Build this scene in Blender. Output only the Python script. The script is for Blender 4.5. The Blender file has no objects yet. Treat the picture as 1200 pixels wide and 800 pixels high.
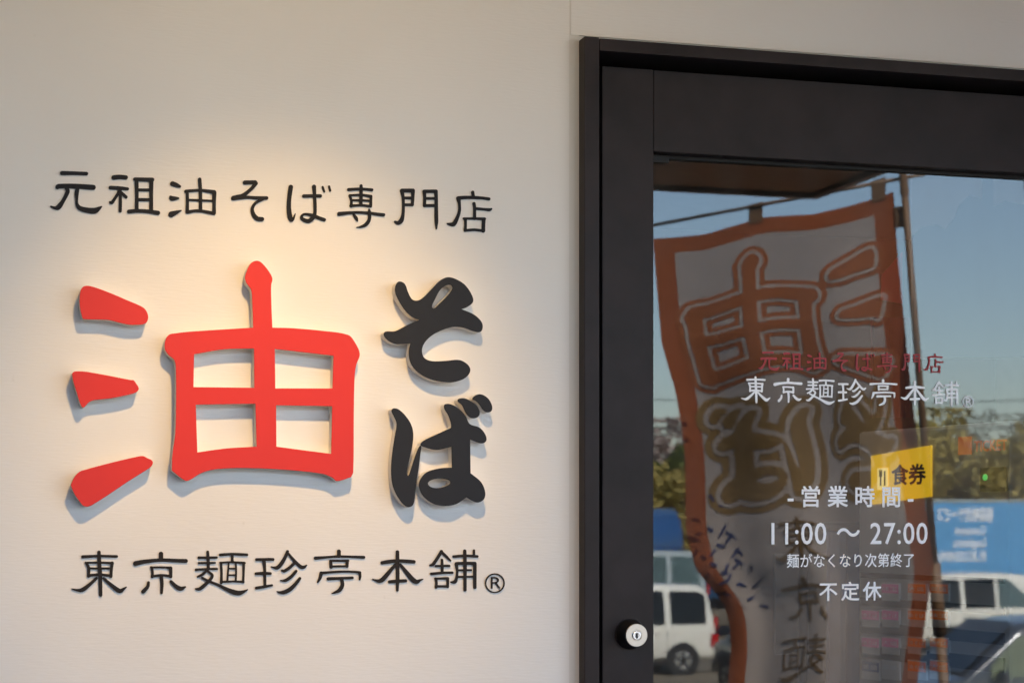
import bpy, bmesh, math, random
import numpy as np
from mathutils import Vector, Matrix
random.seed(7); np.random.seed(7)
R = math.radians
SC = bpy.context.scene
COL = SC.collection

# ------------------------------------------------------------------ camera, sky, sun, exposure
FPX, PPX, PPY = 2237.0, 600.0, 612.0            # focal length and principal point of the photograph (1200 x 800)
DIST, CAMZ, PSI = 2.19, 1.5, math.atan(650.0/2237.0)
cam_d = bpy.data.cameras.new('camera'); cam = bpy.data.objects.new('camera', cam_d); COL.objects.link(cam)
cam_d.sensor_width = 23.5; cam_d.lens = FPX/1200.0*23.5
cam_d.shift_y = (PPY-400.0)/1200.0; cam_d.clip_start = 0.05; cam_d.clip_end = 3000
cam.location = (0, -DIST, CAMZ); cam.rotation_euler = (R(90), 0, -PSI)
cam_d.dof.use_dof = True; cam_d.dof.focus_distance = 2.3; cam_d.dof.aperture_fstop = 7.5
SC.camera = cam

SUN_EL, SUN_AZ = R(44), R(10)                   # azimuth measured from +y (behind the shop) towards +x
w = bpy.data.worlds.new('World'); SC.world = w; w.use_nodes = True
nt = w.node_tree; nt.nodes.clear()
sky = nt.nodes.new('ShaderNodeTexSky'); sky.sky_type = 'NISHITA'; sky.sun_disc = False
sky.sun_elevation = SUN_EL; sky.sun_rotation = SUN_AZ; sky.air_density = 1.0; sky.dust_density = 0.9; sky.ozone_density = 1.0
bg = nt.nodes.new('ShaderNodeBackground'); bg.inputs['Strength'].default_value = 0.13
wo = nt.nodes.new('ShaderNodeOutputWorld')
nt.links.new(sky.outputs[0], bg.inputs[0]); nt.links.new(bg.outputs[0], wo.inputs[0])
sl = bpy.data.lights.new('sun', 'SUN'); sl.energy = 4.2; sl.angle = R(0.53); sl.color = (1, .95, .88)
sun = bpy.data.objects.new('sun', sl); COL.objects.link(sun)
sd = Vector((math.sin(SUN_AZ)*math.cos(SUN_EL), math.cos(SUN_AZ)*math.cos(SUN_EL), math.sin(SUN_EL)))
sun.rotation_euler = sd.to_track_quat('Z', 'Y').to_euler()
SC.view_settings.view_transform = 'Standard'; SC.view_settings.look = 'None'
SC.view_settings.gamma = 1; SC.view_settings.use_curve_mapping = False
SC.view_settings.exposure = 3.0
SC.cycles.max_bounces = 10; SC.cycles.diffuse_bounces = 5; SC.cycles.glossy_bounces = 5
SC.cycles.transparent_max_bounces = 16; SC.cycles.use_denoising = True
SC.cycles.sample_clamp_indirect = 6.0

# ------------------------------------------------------------------ geometry of the place
FW = Vector((math.sin(PSI), math.cos(PSI), 0)); RT = Vector((math.cos(PSI), -math.sin(PSI), 0)); EYE = Vector((0, -DIST, CAMZ))
GLASS_Y = 0.045
def on_plane(px, py, y=0.0):
    """the point of the upright plane at depth y that stands where the photograph shows (px,py)"""
    d = FW + RT*((px-PPX)/FPX) + Vector((0, 0, (PPY-py)/FPX))
    t = (y+DIST)/d.y
    return EYE + d*t
def behind(px, py, depth):
    """a point in the room behind the glass at axial depth"""
    return EYE + (FW + RT*((px-PPX)/FPX) + Vector((0, 0, (PPY-py)/FPX)))*depth
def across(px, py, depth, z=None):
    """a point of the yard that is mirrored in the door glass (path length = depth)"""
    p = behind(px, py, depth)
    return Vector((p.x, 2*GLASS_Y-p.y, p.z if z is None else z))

# ------------------------------------------------------------------ helpers
def tag(o, label=None, cat=None, group=None, kind=None):
    if label: o['label'] = label
    if cat: o['category'] = cat
    if group: o['group'] = group
    if kind: o['kind'] = kind
    return o
def empty(name, loc=(0, 0, 0), rz=0, parent=None):
    o = bpy.data.objects.new(name, None); COL.objects.link(o); o.location = loc; o.rotation_euler = (0, 0, rz)
    o.empty_display_size = .1
    if parent: o.parent = parent
    return o
def link(name, me, mat=None, parent=None, loc=None, rot=None):
    o = bpy.data.objects.new(name, me); COL.objects.link(o)
    if mat is not None and len(me.materials) == 0: me.materials.append(mat)
    if parent is not None: o.parent = parent
    if loc is not None: o.location = loc
    if rot is not None: o.rotation_euler = rot
    return o
class MB:
    """collects boxes, tubes, lathes into one mesh"""
    def __init__(s): s.bm = bmesh.new()
    def box(s, a, b, bevel=0):
        a, b = Vector(a), Vector(b)
        r = bmesh.ops.create_cube(s.bm, size=1, matrix=Matrix.Translation((a+b)/2) @ Matrix.Diagonal((abs(b.x-a.x), abs(b.y-a.y), abs(b.z-a.z), 1)))
        if bevel:
            es = list({e for v in r['verts'] for e in v.link_edges})
            bmesh.ops.bevel(s.bm, geom=es, offset=bevel, segments=2, profile=.6, affect='EDGES')
        return s
    def tube(s, p, q, r0, r1=None, seg=12, caps=True):
        p, q = Vector(p), Vector(q); r1 = r0 if r1 is None else r1
        d = q-p; m = Matrix.Translation((p+q)/2) @ d.to_track_quat('Z', 'Y').to_matrix().to_4x4()
        bmesh.ops.create_cone(s.bm, cap_ends=caps, segments=seg, radius1=r0, radius2=r1, depth=d.length, matrix=m)
        return s
    def poly(s, pts, thick=None):
        vs = [s.bm.verts.new(p) for p in pts]; f = s.bm.faces.new(vs)
        if thick is not None:
            r = bmesh.ops.extrude_face_region(s.bm, geom=[f])
            bmesh.ops.translate(s.bm, verts=[v for v in r['geom'] if isinstance(v, bmesh.types.BMVert)], vec=Vector(thick))
        return s
    def lathe(s, prof, axis_m, seg=32):
        rings = []
        for r, h in prof:
            rings.append([s.bm.verts.new(axis_m @ Vector((r*math.cos(2*math.pi*k/seg), r*math.sin(2*math.pi*k/seg), h))) for k in range(seg)])
        for a, b in zip(rings, rings[1:]):
            for k in range(seg):
                s.bm.faces.new((a[k], a[(k+1) % seg], b[(k+1) % seg], b[k]))
        s.bm.faces.new(rings[0][::-1]); s.bm.faces.new(rings[-1])
        return s
    def mesh(s, name, smooth=False):
        bmesh.ops.recalc_face_normals(s.bm, faces=s.bm.faces)
        me = bpy.data.meshes.new(name); s.bm.to_mesh(me); s.bm.free()
        if smooth:
            for p in me.polygons: p.use_smooth = True
        return me
    def build(s, name, mat, parent=None, smooth=False, loc=None, rot=None):
        return link(name, s.mesh(name, smooth), mat, parent, loc, rot)

# ------------------------------------------------------------------ materials
def new_mat(name):
    m = bpy.data.materials.new(name); m.use_nodes = True
    return m, m.node_tree, m.node_tree.nodes['Principled BSDF']
def simple(name, col, rough=.5, metal=0, spec=.5, var=0, scale=20, bump=0, bscale=200, coat=0, trans=0):
    m, t, b = new_mat(name)
    b.inputs['Base Color'].default_value = (*col, 1); b.inputs['Roughness'].default_value = rough
    b.inputs['Metallic'].default_value = metal; b.inputs['Specular IOR Level'].default_value = spec
    b.inputs['Coat Weight'].default_value = coat
    tc = t.nodes.new('ShaderNodeTexCoord')
    if var:
        n = t.nodes.new('ShaderNodeTexNoise'); n.inputs['Scale'].default_value = scale; n.inputs['Detail'].default_value = 6
        t.links.new(tc.outputs['Object'], n.inputs['Vector'])
        r = t.nodes.new('ShaderNodeMapRange'); r.inputs[1].default_value = .3; r.inputs[2].default_value = .7
        r.inputs[3].default_value = 1-var; r.inputs[4].default_value = 1+var
        t.links.new(n.outputs['Fac'], r.inputs[0])
        x = t.nodes.new('ShaderNodeMix'); x.data_type = 'RGBA'; x.blend_type = 'MULTIPLY'; x.inputs[0].default_value = 1
        x.inputs[6].default_value = (*col, 1); t.links.new(r.outputs[0], x.inputs[7])
        t.links.new(x.outputs[2], b.inputs['Base Color'])
        r2 = t.nodes.new('ShaderNodeMapRange'); r2.inputs[3].default_value = max(0, rough-.08); r2.inputs[4].default_value = min(1, rough+.08)
        t.links.new(n.outputs['Fac'], r2.inputs[0]); t.links.new(r2.outputs[0], b.inputs['Roughness'])
    if bump:
        n2 = t.nodes.new('ShaderNodeTexNoise'); n2.inputs['Scale'].default_value = bscale; n2.inputs['Detail'].default_value = 4
        t.links.new(tc.outputs['Object'], n2.inputs['Vector'])
        bp = t.nodes.new('ShaderNodeBump'); bp.inputs['Strength'].default_value = bump; bp.inputs['Distance'].default_value = .002
        t.links.new(n2.outputs['Fac'], bp.inputs['Height']); t.links.new(bp.outputs[0], b.inputs['Normal'])
    if trans:
        tl = t.nodes.new('ShaderNodeBsdfTranslucent'); tl.inputs[0].default_value = (*col, 1)
        mx = t.nodes.new('ShaderNodeMixShader'); mx.inputs[0].default_value = trans
        t.links.new(b.outputs[0], mx.inputs[1]); t.links.new(tl.outputs[0], mx.inputs[2])
        t.links.new(mx.outputs[0], t.nodes['Material Output'].inputs[0])
    return m
M = {}
def wall_paint():
    m, t, b = new_mat('wall_paint')
    tc = t.nodes.new('ShaderNodeTexCoord')
    n = t.nodes.new('ShaderNodeTexNoise'); n.inputs['Scale'].default_value = 3.0; n.inputs['Detail'].default_value = 5
    t.links.new(tc.outputs['Object'], n.inputs['Vector'])
    cr = t.nodes.new('ShaderNodeValToRGB'); cr.color_ramp.elements[0].position = .3; cr.color_ramp.elements[1].position = .72
    cr.color_ramp.elements[0].color = (.735, .712, .672, 1); cr.color_ramp.elements[1].color = (.785, .764, .725, 1)
    t.links.new(n.outputs['Fac'], cr.inputs[0])
    # a few specks of dirt
    v = t.nodes.new('ShaderNodeTexNoise'); v.inputs['Scale'].default_value = 55; v.inputs['Detail'].default_value = 2
    t.links.new(tc.outputs['Object'], v.inputs['Vector'])
    th = t.nodes.new('ShaderNodeMapRange'); th.inputs[1].default_value = .74; th.inputs[2].default_value = .82; th.inputs[3].default_value = 0; th.inputs[4].default_value = .3
    t.links.new(v.outputs['Fac'], th.inputs[0])
    mx = t.nodes.new('ShaderNodeMix'); mx.data_type = 'RGBA'; t.links.new(th.outputs[0], mx.inputs[0]); t.links.new(cr.outputs[0], mx.inputs[6]); mx.inputs[7].default_value = (.45, .4, .34, 1)
    t.links.new(mx.outputs[2], b.inputs['Base Color'])
    b.inputs['Roughness'].default_value = .55; b.inputs['Specular IOR Level'].default_value = .3
    mp = t.nodes.new('ShaderNodeMapping'); mp.inputs['Scale'].default_value = (60, 60, 420); t.links.new(tc.outputs['Object'], mp.inputs[0])
    n2 = t.nodes.new('ShaderNodeTexNoise'); n2.inputs['Scale'].default_value = 1; n2.inputs['Detail'].default_value = 5; t.links.new(mp.outputs[0], n2.inputs['Vector'])
    n3 = t.nodes.new('ShaderNodeTexNoise'); n3.inputs['Scale'].default_value = 7; n3.inputs['Detail'].default_value = 2; t.links.new(tc.outputs['Object'], n3.inputs['Vector'])
    ad = t.nodes.new('ShaderNodeMath'); ad.operation = 'MULTIPLY_ADD'; ad.inputs[1].default_value = 3.0
    t.links.new(n3.outputs['Fac'], ad.inputs[0]); t.links.new(n2.outputs['Fac'], ad.inputs[2])
    bp = t.nodes.new('ShaderNodeBump'); bp.inputs['Strength'].default_value = .22; bp.inputs['Distance'].default_value = .0012
    t.links.new(ad.outputs[0], bp.inputs['Height']); t.links.new(bp.outputs[0], b.inputs['Normal'])
    return m
M['wall'] = wall_paint()
M['sealant'] = simple('sealant', (.66, .63, .58), .6, bump=.2, bscale=90)
M['alu'] = simple('bronze_aluminium', (.026, .0195, .0195), .36, 0, .14, var=.28, scale=14, bump=.08, bscale=900)
M['gasket'] = simple('black_rubber', (.012, .012, .012), .7)
M['red'] = simple('red_sheet', (.67, .034, .028), .5, spec=.25, var=.03, scale=9, bump=.04, bscale=700)
M['ink'] = simple('charcoal_sheet', (.014, .015, .019), .55, spec=.25, var=.08, scale=9, bump=.04, bscale=700)
M['core'] = simple('white_foam_board', (.76, .74, .70), .6, bump=.15, bscale=500)
M['print_black'] = simple('black_vinyl', (.010, .010, .013), .6, spec=.2)
M['print_brown'] = simple('dark_brown_vinyl', (.018, .014, .012), .6, spec=.2)
M['print_white'] = simple('white_vinyl', (.95, .95, .95), .3)
M['print_red'] = simple('red_vinyl', (.34, .012, .016), .5)
M['brass'] = simple('satin_steel', (.46, .42, .37), .38, 1, var=.05, scale=60)
M['chrome'] = simple('chrome', (.42, .43, .46), .2, 1)
M['black'] = simple('black_paint', (.012, .012, .013), .45)
M['soffit'] = simple('stained_soffit', (.55, .21, .05), .6, var=.18, scale=5, bump=.2, bscale=60)
M['fascia'] = simple('fascia_metal', (.06, .045, .035), .45)
M['terrace'] = simple('terrace_concrete', (.075, .07, .062), .85, var=.12, scale=2.5, bump=.3, bscale=80)
M['lot'] = simple('sandy_asphalt', (.15, .12, .08), .9, var=.2, scale=.6, bump=.4, bscale=30)
M['clad'] = simple('dark_cladding', (.035, .032, .03), .7, var=.15, scale=6, bump=.2, bscale=60)
M['bounce_path'] = simple('bounce_paving', (.26, .25, .235), .8, var=.1, scale=3, bump=.3, bscale=70)
M['roofing'] = simple('roofing', (.16, .16, .17), .7, var=.1)

# ------------------------------------------------------------------ lettering: strokes -> distance field -> outline -> mesh
def catmull(pts, n=6):
    if len(pts) < 3: return pts
    P = [np.array(p, float) for p in pts]; P = [2*P[0]-P[1]] + P + [2*P[-1]-P[-2]]; out = []
    for i in range(1, len(P)-2):
        for k in range(n):
            t = k/n
            out.append(.5*((2*P[i])+(P[i+1]-P[i-1])*t+(2*P[i-1]-5*P[i]+4*P[i+1]-P[i+2])*t*t+(3*P[i]-P[i-1]-3*P[i+1]+P[i+2])*t**3))
    out.append(P[-2]); return out
def closed_smooth(pts, n=5):
    """smooth closed outline; a third value 1 marks a sharp corner"""
    N = len(pts); P = [np.array(p[:2], float) for p in pts]; c = [len(p) > 2 for p in pts]; out = []
    for i in range(N):
        p1, p2 = P[i], P[(i+1) % N]
        p0 = 2*p1-p2 if c[i] else P[i-1]
        p3 = 2*p2-p1 if c[(i+1) % N] else P[(i+2) % N]
        l = np.linalg.norm(p2-p1); k = max(1e-6, l)
        m1 = (p2-p0)*min(1, k/max(1e-6, np.linalg.norm(p2-p0))); m2 = (p3-p1)*min(1, k/max(1e-6, np.linalg.norm(p3-p1)))
        for j in range(n):
            t = j/n; h = 2*t**3-3*t**2+1
            out.append(h*p1+(t**3-2*t**2+t)*m1+(-2*t**3+3*t**2)*p2+(t**3-t**2)*m2)
    return np.array(out)
def field_strokes(strokes, step, pad):
    S = [np.array(catmull(s)) for s in strokes]; A = np.vstack(S); rm = A[:, 2].max()
    x0, y0 = A[:, 0].min()-rm-pad, A[:, 1].min()-rm-pad; x1, y1 = A[:, 0].max()+rm+pad, A[:, 1].max()+rm+pad
    xs = np.arange(x0, x1+step, step); ys = np.arange(y0, y1+step, step); X, Y = np.meshgrid(xs, ys); D = np.full(X.shape, 1e9)
    for s in S:
        for a, b in zip(s, s[1:]):
            d = b[:2]-a[:2]; L = max(1e-9, d@d); t = np.clip(((X-a[0])*d[0]+(Y-a[1])*d[1])/L, 0, 1)
            D = np.minimum(D, np.hypot(X-a[0]-t*d[0], Y-a[1]-t*d[1])-(a[2]+t*(b[2]-a[2])))
    return xs, ys, D
def field_polys(polys, step, pad):
    A = np.vstack(polys); xs = np.arange(A[:, 0].min()-pad, A[:, 0].max()+pad+step, step); ys = np.arange(A[:, 1].min()-pad, A[:, 1].max()+pad+step, step)
    X, Y = np.meshgrid(xs, ys); D = np.full(X.shape, 1e9); ins = np.zeros(X.shape, int)
    for P in polys:
        Q = np.roll(P, -1, 0)
        for a, b in zip(P, Q):
            d = b-a; L = max(1e-9, d@d); t = np.clip(((X-a[0])*d[0]+(Y-a[1])*d[1])/L, 0, 1)
            D = np.minimum(D, np.hypot(X-a[0]-t*d[0], Y-a[1]-t*d[1]))
            if a[1] != b[1]:
                c = ((a[1] <= Y) != (b[1] <= Y)) & (X < a[0]+(Y-a[1])/(b[1]-a[1])*d[0]); ins += c
    return xs, ys, np.where(ins % 2 == 1, -D, D)
def contours(xs, ys, D, lev=0.0):
    D = D-lev; D = np.where(np.abs(D) < 1e-9, 1e-9, D); ny, nx = D.shape; sgn = D < 0
    nxt = {}
    def pt(e):
        k, j, i = e
        if k == 0: t = D[j, i]/(D[j, i]-D[j, i+1]); return (xs[i]+t*(xs[i+1]-xs[i]), ys[j])
        t = D[j, i]/(D[j, i]-D[j+1, i]); return (xs[i], ys[j]+t*(ys[j+1]-ys[j]))
    c = sgn[:-1, :-1]*1+sgn[:-1, 1:]*2+sgn[1:, 1:]*4+sgn[1:, :-1]*8
    for j, i in zip(*np.where((c > 0) & (c < 15))):
        b, r, t, l = (0, j, i), (1, j, i+1), (0, j+1, i), (1, j, i)
        seg = {1: [(l, b)], 2: [(b, r)], 3: [(l, r)], 4: [(r, t)], 5: [(l, b), (r, t)], 6: [(b, t)], 7: [(l, t)], 8: [(t, l)], 9: [(t, b)], 10: [(b, r), (t, l)], 11: [(t, r)], 12: [(r, l)], 13: [(r, b)], 14: [(b, l)]}[int(c[j, i])]
        for a, q in seg: nxt[a] = q
    loops = []
    while nxt:
        s = next(iter(nxt)); e = s; L = []
        while e in nxt: L.append(pt(e)); e = nxt.pop(e)
        if len(L) > 5: loops.append(np.array(L))
    return loops
def thin(P, tol):
    """drop the points of a closed outline that lie on the line of their neighbours"""
    def rdp(a):
        if len(a) < 3: return a
        d = a[-1]-a[0]; L = np.hypot(*d); v = a[1:-1]-a[0]
        q = np.abs(d[0]*v[:, 1]-d[1]*v[:, 0])/L if L > 1e-9 else np.hypot(v[:, 0], v[:, 1])
        k = int(q.argmax())
        if q[k] < tol: return np.array([a[0], a[-1]])
        return np.vstack([rdp(a[:k+2])[:-1], rdp(a[k+1:])])
    h = len(P)//2; return np.vstack([rdp(np.vstack([P[:h+1]]))[:-1], rdp(np.vstack([P[h:], P[:1]]))[:-1]])
def fill_mesh(name, loops, depth, bevel=0.0):
    """flat filled outlines in the xz plane; front at local y = -depth, back at y = 0"""
    cu = bpy.data.curves.new(name, 'CURVE'); cu.dimensions = '2D'; cu.fill_mode = 'BOTH'; cu.extrude = max(0, depth/2-bevel); cu.bevel_depth = bevel; cu.bevel_resolution = 1
    cu.offset = -bevel
    for L in loops:
        sp = cu.splines.new('POLY'); sp.points.add(len(L)-1); sp.use_cyclic_u = True
        sp.points.foreach_set('co', np.c_[L, np.zeros(len(L)), np.ones(len(L))].ravel())
    ob = bpy.data.objects.new('tmp', cu); COL.objects.link(ob)
    me = bpy.data.meshes.new_from_object(ob.evaluated_get(bpy.context.evaluated_depsgraph_get()))
    bpy.data.objects.remove(ob); bpy.data.curves.remove(cu)
    me.name = name
    me.transform(Matrix(((1, 0, 0, 0), (0, 0, -1, -depth/2), (0, 1, 0, 0), (0, 0, 0, 1))))
    me.materials.clear()
    return me

# ------------------------------------------------------------------ traced characters (tenths of a photograph pixel from an origin: x, y, half width)
GL = {}
GL['元'] = (55, 195, [[(178, 79, 25), (320, 80, 21), (463, 86, 21)], [(122, 245, 24), (150, 232, 27), (340, 232, 28), (543, 247, 30)],
    [(232, 262, 20), (242, 298, 25), (192, 400, 23), (140, 473, 30), (100, 488, 18), (45, 468, 8)],
    [(358, 262, 22), (350, 308, 25), (349, 380, 17), (352, 440, 18), (385, 488, 26), (470, 514, 31), (558, 520, 34), (607, 495, 22), (640, 472, 8)]])
GL['祖'] = (55, 195, [[(785, 131, 28), (850, 124, 26), (925, 130, 25)], [(745, 250, 22), (850, 255, 22), (945, 264, 18)],
    [(850, 290, 18), (800, 370, 18), (762, 424, 20), (740, 419, 13)], [(860, 290, 18), (862, 400, 18), (860, 523, 18)], [(875, 312, 18), (928, 360, 18)],
    [(1030, 150, 20), (1130, 155, 24), (1235, 157, 24)], [(1050, 160, 24), (1054, 340, 21), (1052, 520, 22)], [(1224, 160, 25), (1222, 340, 22), (1222, 525, 22)],
    [(1060, 276, 17), (1220, 276, 17)], [(1060, 390, 18), (1220, 390, 18)], [(962, 530, 24), (1060, 521, 22), (1180, 527, 22), (1302, 545, 25)]])
GL['油'] = (185, 195, [[(172, 203, 28), (215, 218, 25), (257, 236, 16)], [(148, 356, 14), (166, 375, 27), (205, 375, 21), (243, 374, 10)], [(158, 562, 34), (200, 546, 26), (272, 518, 8)],
    [(490, 153, 21), (497, 250, 20), (500, 380, 20), (500, 510, 20)], [(327, 292, 18), (400, 285, 17), (500, 280, 16), (600, 292, 20), (660, 302, 24)],
    [(345, 300, 18), (347, 420, 18), (345, 535, 20)], [(662, 310, 25), (660, 430, 20), (658, 547, 23)], [(360, 393, 13), (500, 398, 13), (640, 403, 12)],
    [(345, 536, 20), (430, 522, 17), (500, 522, 17), (580, 535, 18), (655, 552, 18)]])
GL['そ'] = (185, 195, [[(1020, 190, 25), (1080, 187, 22), (1140, 186, 23)], [(1148, 200, 24), (1090, 268, 20), (1000, 340, 24), (930, 362, 28), (887, 372, 28)],
    [(900, 370, 26), (1050, 362, 18), (1150, 369, 19), (1275, 371, 20)], [(1230, 385, 16), (1150, 425, 17), (1108, 490, 19), (1120, 560, 22), (1165, 612, 26), (1222, 618, 24)]])
GL['ば'] = (325, 205, [[(158, 143, 27), (140, 270, 25), (135, 380, 26), (145, 480, 28), (165, 528, 22), (190, 505, 14), (210, 455, 6)], [(310, 248, 20), (400, 246, 19), (504, 247, 20)],
    [(430, 138, 24), (437, 250, 19), (442, 360, 20), (440, 450, 20), (420, 500, 24), (365, 540, 24), (300, 520, 20), (283, 490, 17), (310, 463, 14), (360, 462, 15), (430, 480, 20), (490, 505, 20), (550, 525, 20)],
    [(531, 142, 12), (551, 195, 11)], [(607, 135, 12), (620, 184, 12)]])
GL['専'] = (325, 205, [[(835, 172, 18), (980, 165, 16), (1110, 175, 16)], [(982, 128, 18), (982, 200, 19), (980, 350, 19)], [(850, 245, 16), (868, 300, 14), (865, 365, 18)],
    [(850, 240, 14), (980, 235, 14), (1095, 250, 16)], [(1097, 250, 17), (1097, 310, 15), (1093, 365, 19)], [(860, 362, 15), (980, 355, 14), (1093, 367, 15)],
    [(870, 297, 12), (980, 297, 13), (1095, 303, 12)], [(725, 457, 24), (850, 443, 17), (980, 440, 16), (1080, 447, 17), (1180, 461, 18), (1245, 468, 20)],
    [(895, 465, 12), (923, 505, 19), (942, 540, 6)], [(1075, 405, 10), (1080, 440, 18), (1078, 520, 20), (1040, 580, 22), (980, 608, 14), (930, 615, 5)]])
GL['門'] = (460, 210, [[(110, 135, 24), (240, 133, 22)], [(110, 142, 22), (125, 220, 17), (128, 350, 17), (120, 430, 20), (100, 488, 27), (65, 513, 22), (30, 498, 12)],
    [(240, 140, 23), (238, 220, 18), (232, 300, 18)], [(130, 220, 16), (235, 220, 16)], [(130, 300, 16), (235, 300, 16)],
    [(370, 142, 19), (510, 142, 20)], [(372, 147, 20), (378, 220, 17), (375, 310, 18)], [(380, 225, 15), (500, 225, 15)], [(375, 310, 17), (500, 308, 17)],
    [(510, 147, 20), (513, 250, 19), (513, 400, 21), (515, 500, 20), (514, 582, 8)]])
GL['店'] = (460, 210, [[(940, 152, 18), (948, 210, 18)], [(770, 222, 22), (850, 215, 20), (960, 215, 19), (1060, 222, 17), (1130, 232, 18)],
    [(775, 237, 24), (785, 290, 16), (785, 370, 17), (760, 450, 20), (720, 523, 26), (680, 528, 18), (645, 520, 8)], [(955, 285, 18), (962, 330, 17), (962, 460, 18)],
    [(985, 345, 16), (1070, 352, 15), (1135, 358, 18), (1160, 348, 10)], [(835, 460, 12), (960, 460, 14), (1080, 465, 16)], [(855, 470, 17), (857, 540, 15), (852, 600, 17)],
    [(1070, 470, 20), (1066, 540, 20), (1064, 605, 22)], [(850, 600, 15), (960, 592, 15), (1065, 605, 15)]])
GL['東'] = (80, 635, [[(172, 170, 20), (360, 160, 15), (568, 165, 16)], [(360, 115, 20), (365, 250, 22), (375, 400, 23), (380, 618, 20)], [(212, 240, 15), (238, 300, 18), (238, 398, 17)],
    [(515, 243, 20), (507, 300, 18), (500, 400, 17)], [(205, 239, 13), (365, 237, 13), (515, 243, 14)], [(250, 305, 12), (500, 305, 12)], [(235, 390, 16), (365, 378, 16), (505, 392, 15)],
    [(330, 420, 17), (250, 495, 20), (165, 557, 25), (110, 560, 15), (45, 546, 7)], [(415, 420, 14), (480, 480, 20), (560, 545, 26), (608, 570, 25), (650, 545, 15), (682, 524, 6)]])
GL['京'] = (80, 635, [[(1087, 135, 26), (1087, 190, 24)], [(790, 248, 30), (900, 225, 24), (1090, 207, 20), (1280, 215, 22), (1378, 218, 24)], [(980, 295, 16), (988, 350, 14), (985, 402, 18)],
    [(970, 293, 12), (1090, 292, 12), (1200, 298, 15)], [(1200, 300, 20), (1203, 350, 18), (1200, 400, 20)], [(985, 400, 15), (1090, 385, 15), (1205, 395, 15)],
    [(1090, 400, 20), (1098, 480, 20), (1095, 592, 15)], [(940, 470, 16), (930, 520, 20), (880, 576, 24)], [(1205, 460, 18), (1260, 513, 23), (1318, 543, 25), (1372, 522, 9)]])
GL['麺'] = (200, 635, [[(435, 112, 16), (440, 200, 18), (440, 310, 18)], [(332, 180, 16), (440, 180, 15), (538, 178, 15)], [(332, 243, 14), (518, 240, 13)], [(300, 322, 16), (420, 312, 13), (543, 310, 13)],
    [(425, 325, 13), (380, 372, 16), (316, 404, 11)], [(430, 335, 12), (488, 385, 16), (460, 440, 18), (400, 500, 20), (340, 546, 20), (295, 544, 10)],
    [(370, 415, 14), (450, 455, 15), (560, 500, 16), (650, 545, 21), (730, 580, 28), (800, 594, 28), (860, 575, 16), (902, 553, 6)],
    [(582, 147, 17), (720, 137, 15), (893, 146, 17)], [(722, 150, 16), (722, 230, 16)], [(590, 240, 14), (597, 350, 14), (593, 475, 16)], [(582, 238, 12), (720, 232, 12), (865, 242, 15)],
    [(857, 245, 16), (855, 350, 14), (850, 468, 14)], [(595, 465, 13), (720, 458, 12), (855, 462, 12)], [(680, 245, 10), (672, 350, 11), (665, 455, 11)], [(765, 245, 10), (768, 350, 11), (763, 455, 11)],
    [(680, 307, 10), (765, 307, 10)], [(675, 385, 10), (765, 382, 10)]])
GL['珍'] = (295, 635, [[(57, 203, 18), (150, 200, 17), (250, 200, 17)], [(52, 367, 17), (130, 363, 19), (218, 365, 17)], [(57, 535, 18), (150, 520, 17), (238, 502, 12)], [(142, 215, 22), (152, 300, 17), (153, 400, 17), (155, 510, 17)],
    [(420, 107, 17), (390, 180, 20), (340, 260, 22), (300, 298, 22), (265, 297, 14), (232, 285, 6)], [(430, 130, 12), (490, 205, 17), (560, 275, 20), (603, 293, 20), (645, 268, 7)],
    [(510, 235, 16), (440, 300, 18), (385, 335, 18), (357, 330, 13)], [(520, 337, 16), (470, 395, 18), (410, 440, 19), (370, 450, 13), (337, 445, 5)],
    [(565, 422, 16), (520, 480, 20), (450, 550, 24), (380, 584, 24), (330, 587, 15), (297, 575, 5)]])
GL['亭'] = (295, 635, [[(1022, 105, 22), (1022, 160, 22)], [(747, 185, 20), (900, 173, 14), (1020, 165, 14), (1200, 170, 15), (1313, 175, 18)], [(925, 225, 18), (930, 290, 19)], [(920, 215, 12), (1130, 215, 14)],
    [(1120, 220, 18), (1117, 280, 18)], [(930, 283, 13), (1120, 278, 13)], [(815, 362, 22), (800, 420, 18), (775, 467, 10)], [(815, 360, 18), (930, 350, 14), (1060, 342, 14), (1200, 345, 13), (1268, 352, 15)],
    [(1266, 358, 17), (1270, 400, 15), (1265, 438, 9)], [(897, 427, 20), (1060, 420, 16), (1180, 415, 16)], [(1055, 435, 20), (1062, 500, 22), (1030, 560, 22), (980, 585, 14), (942, 598, 6)]])
GL['本'] = (425, 635, [[(408, 112, 20), (408, 250, 22), (410, 420, 22), (407, 562, 15)], [(228, 240, 20), (300, 228, 23), (410, 217, 20), (520, 222, 22), (600, 228, 21)],
    [(380, 265, 16), (310, 350, 22), (240, 430, 26), (200, 453, 24), (160, 446, 14), (115, 430, 6)], [(440, 260, 16), (510, 345, 22), (580, 430, 28), (630, 463, 26), (670, 445, 14), (706, 432, 6)],
    [(317, 462, 19), (410, 455, 20), (503, 450, 19)]])
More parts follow.
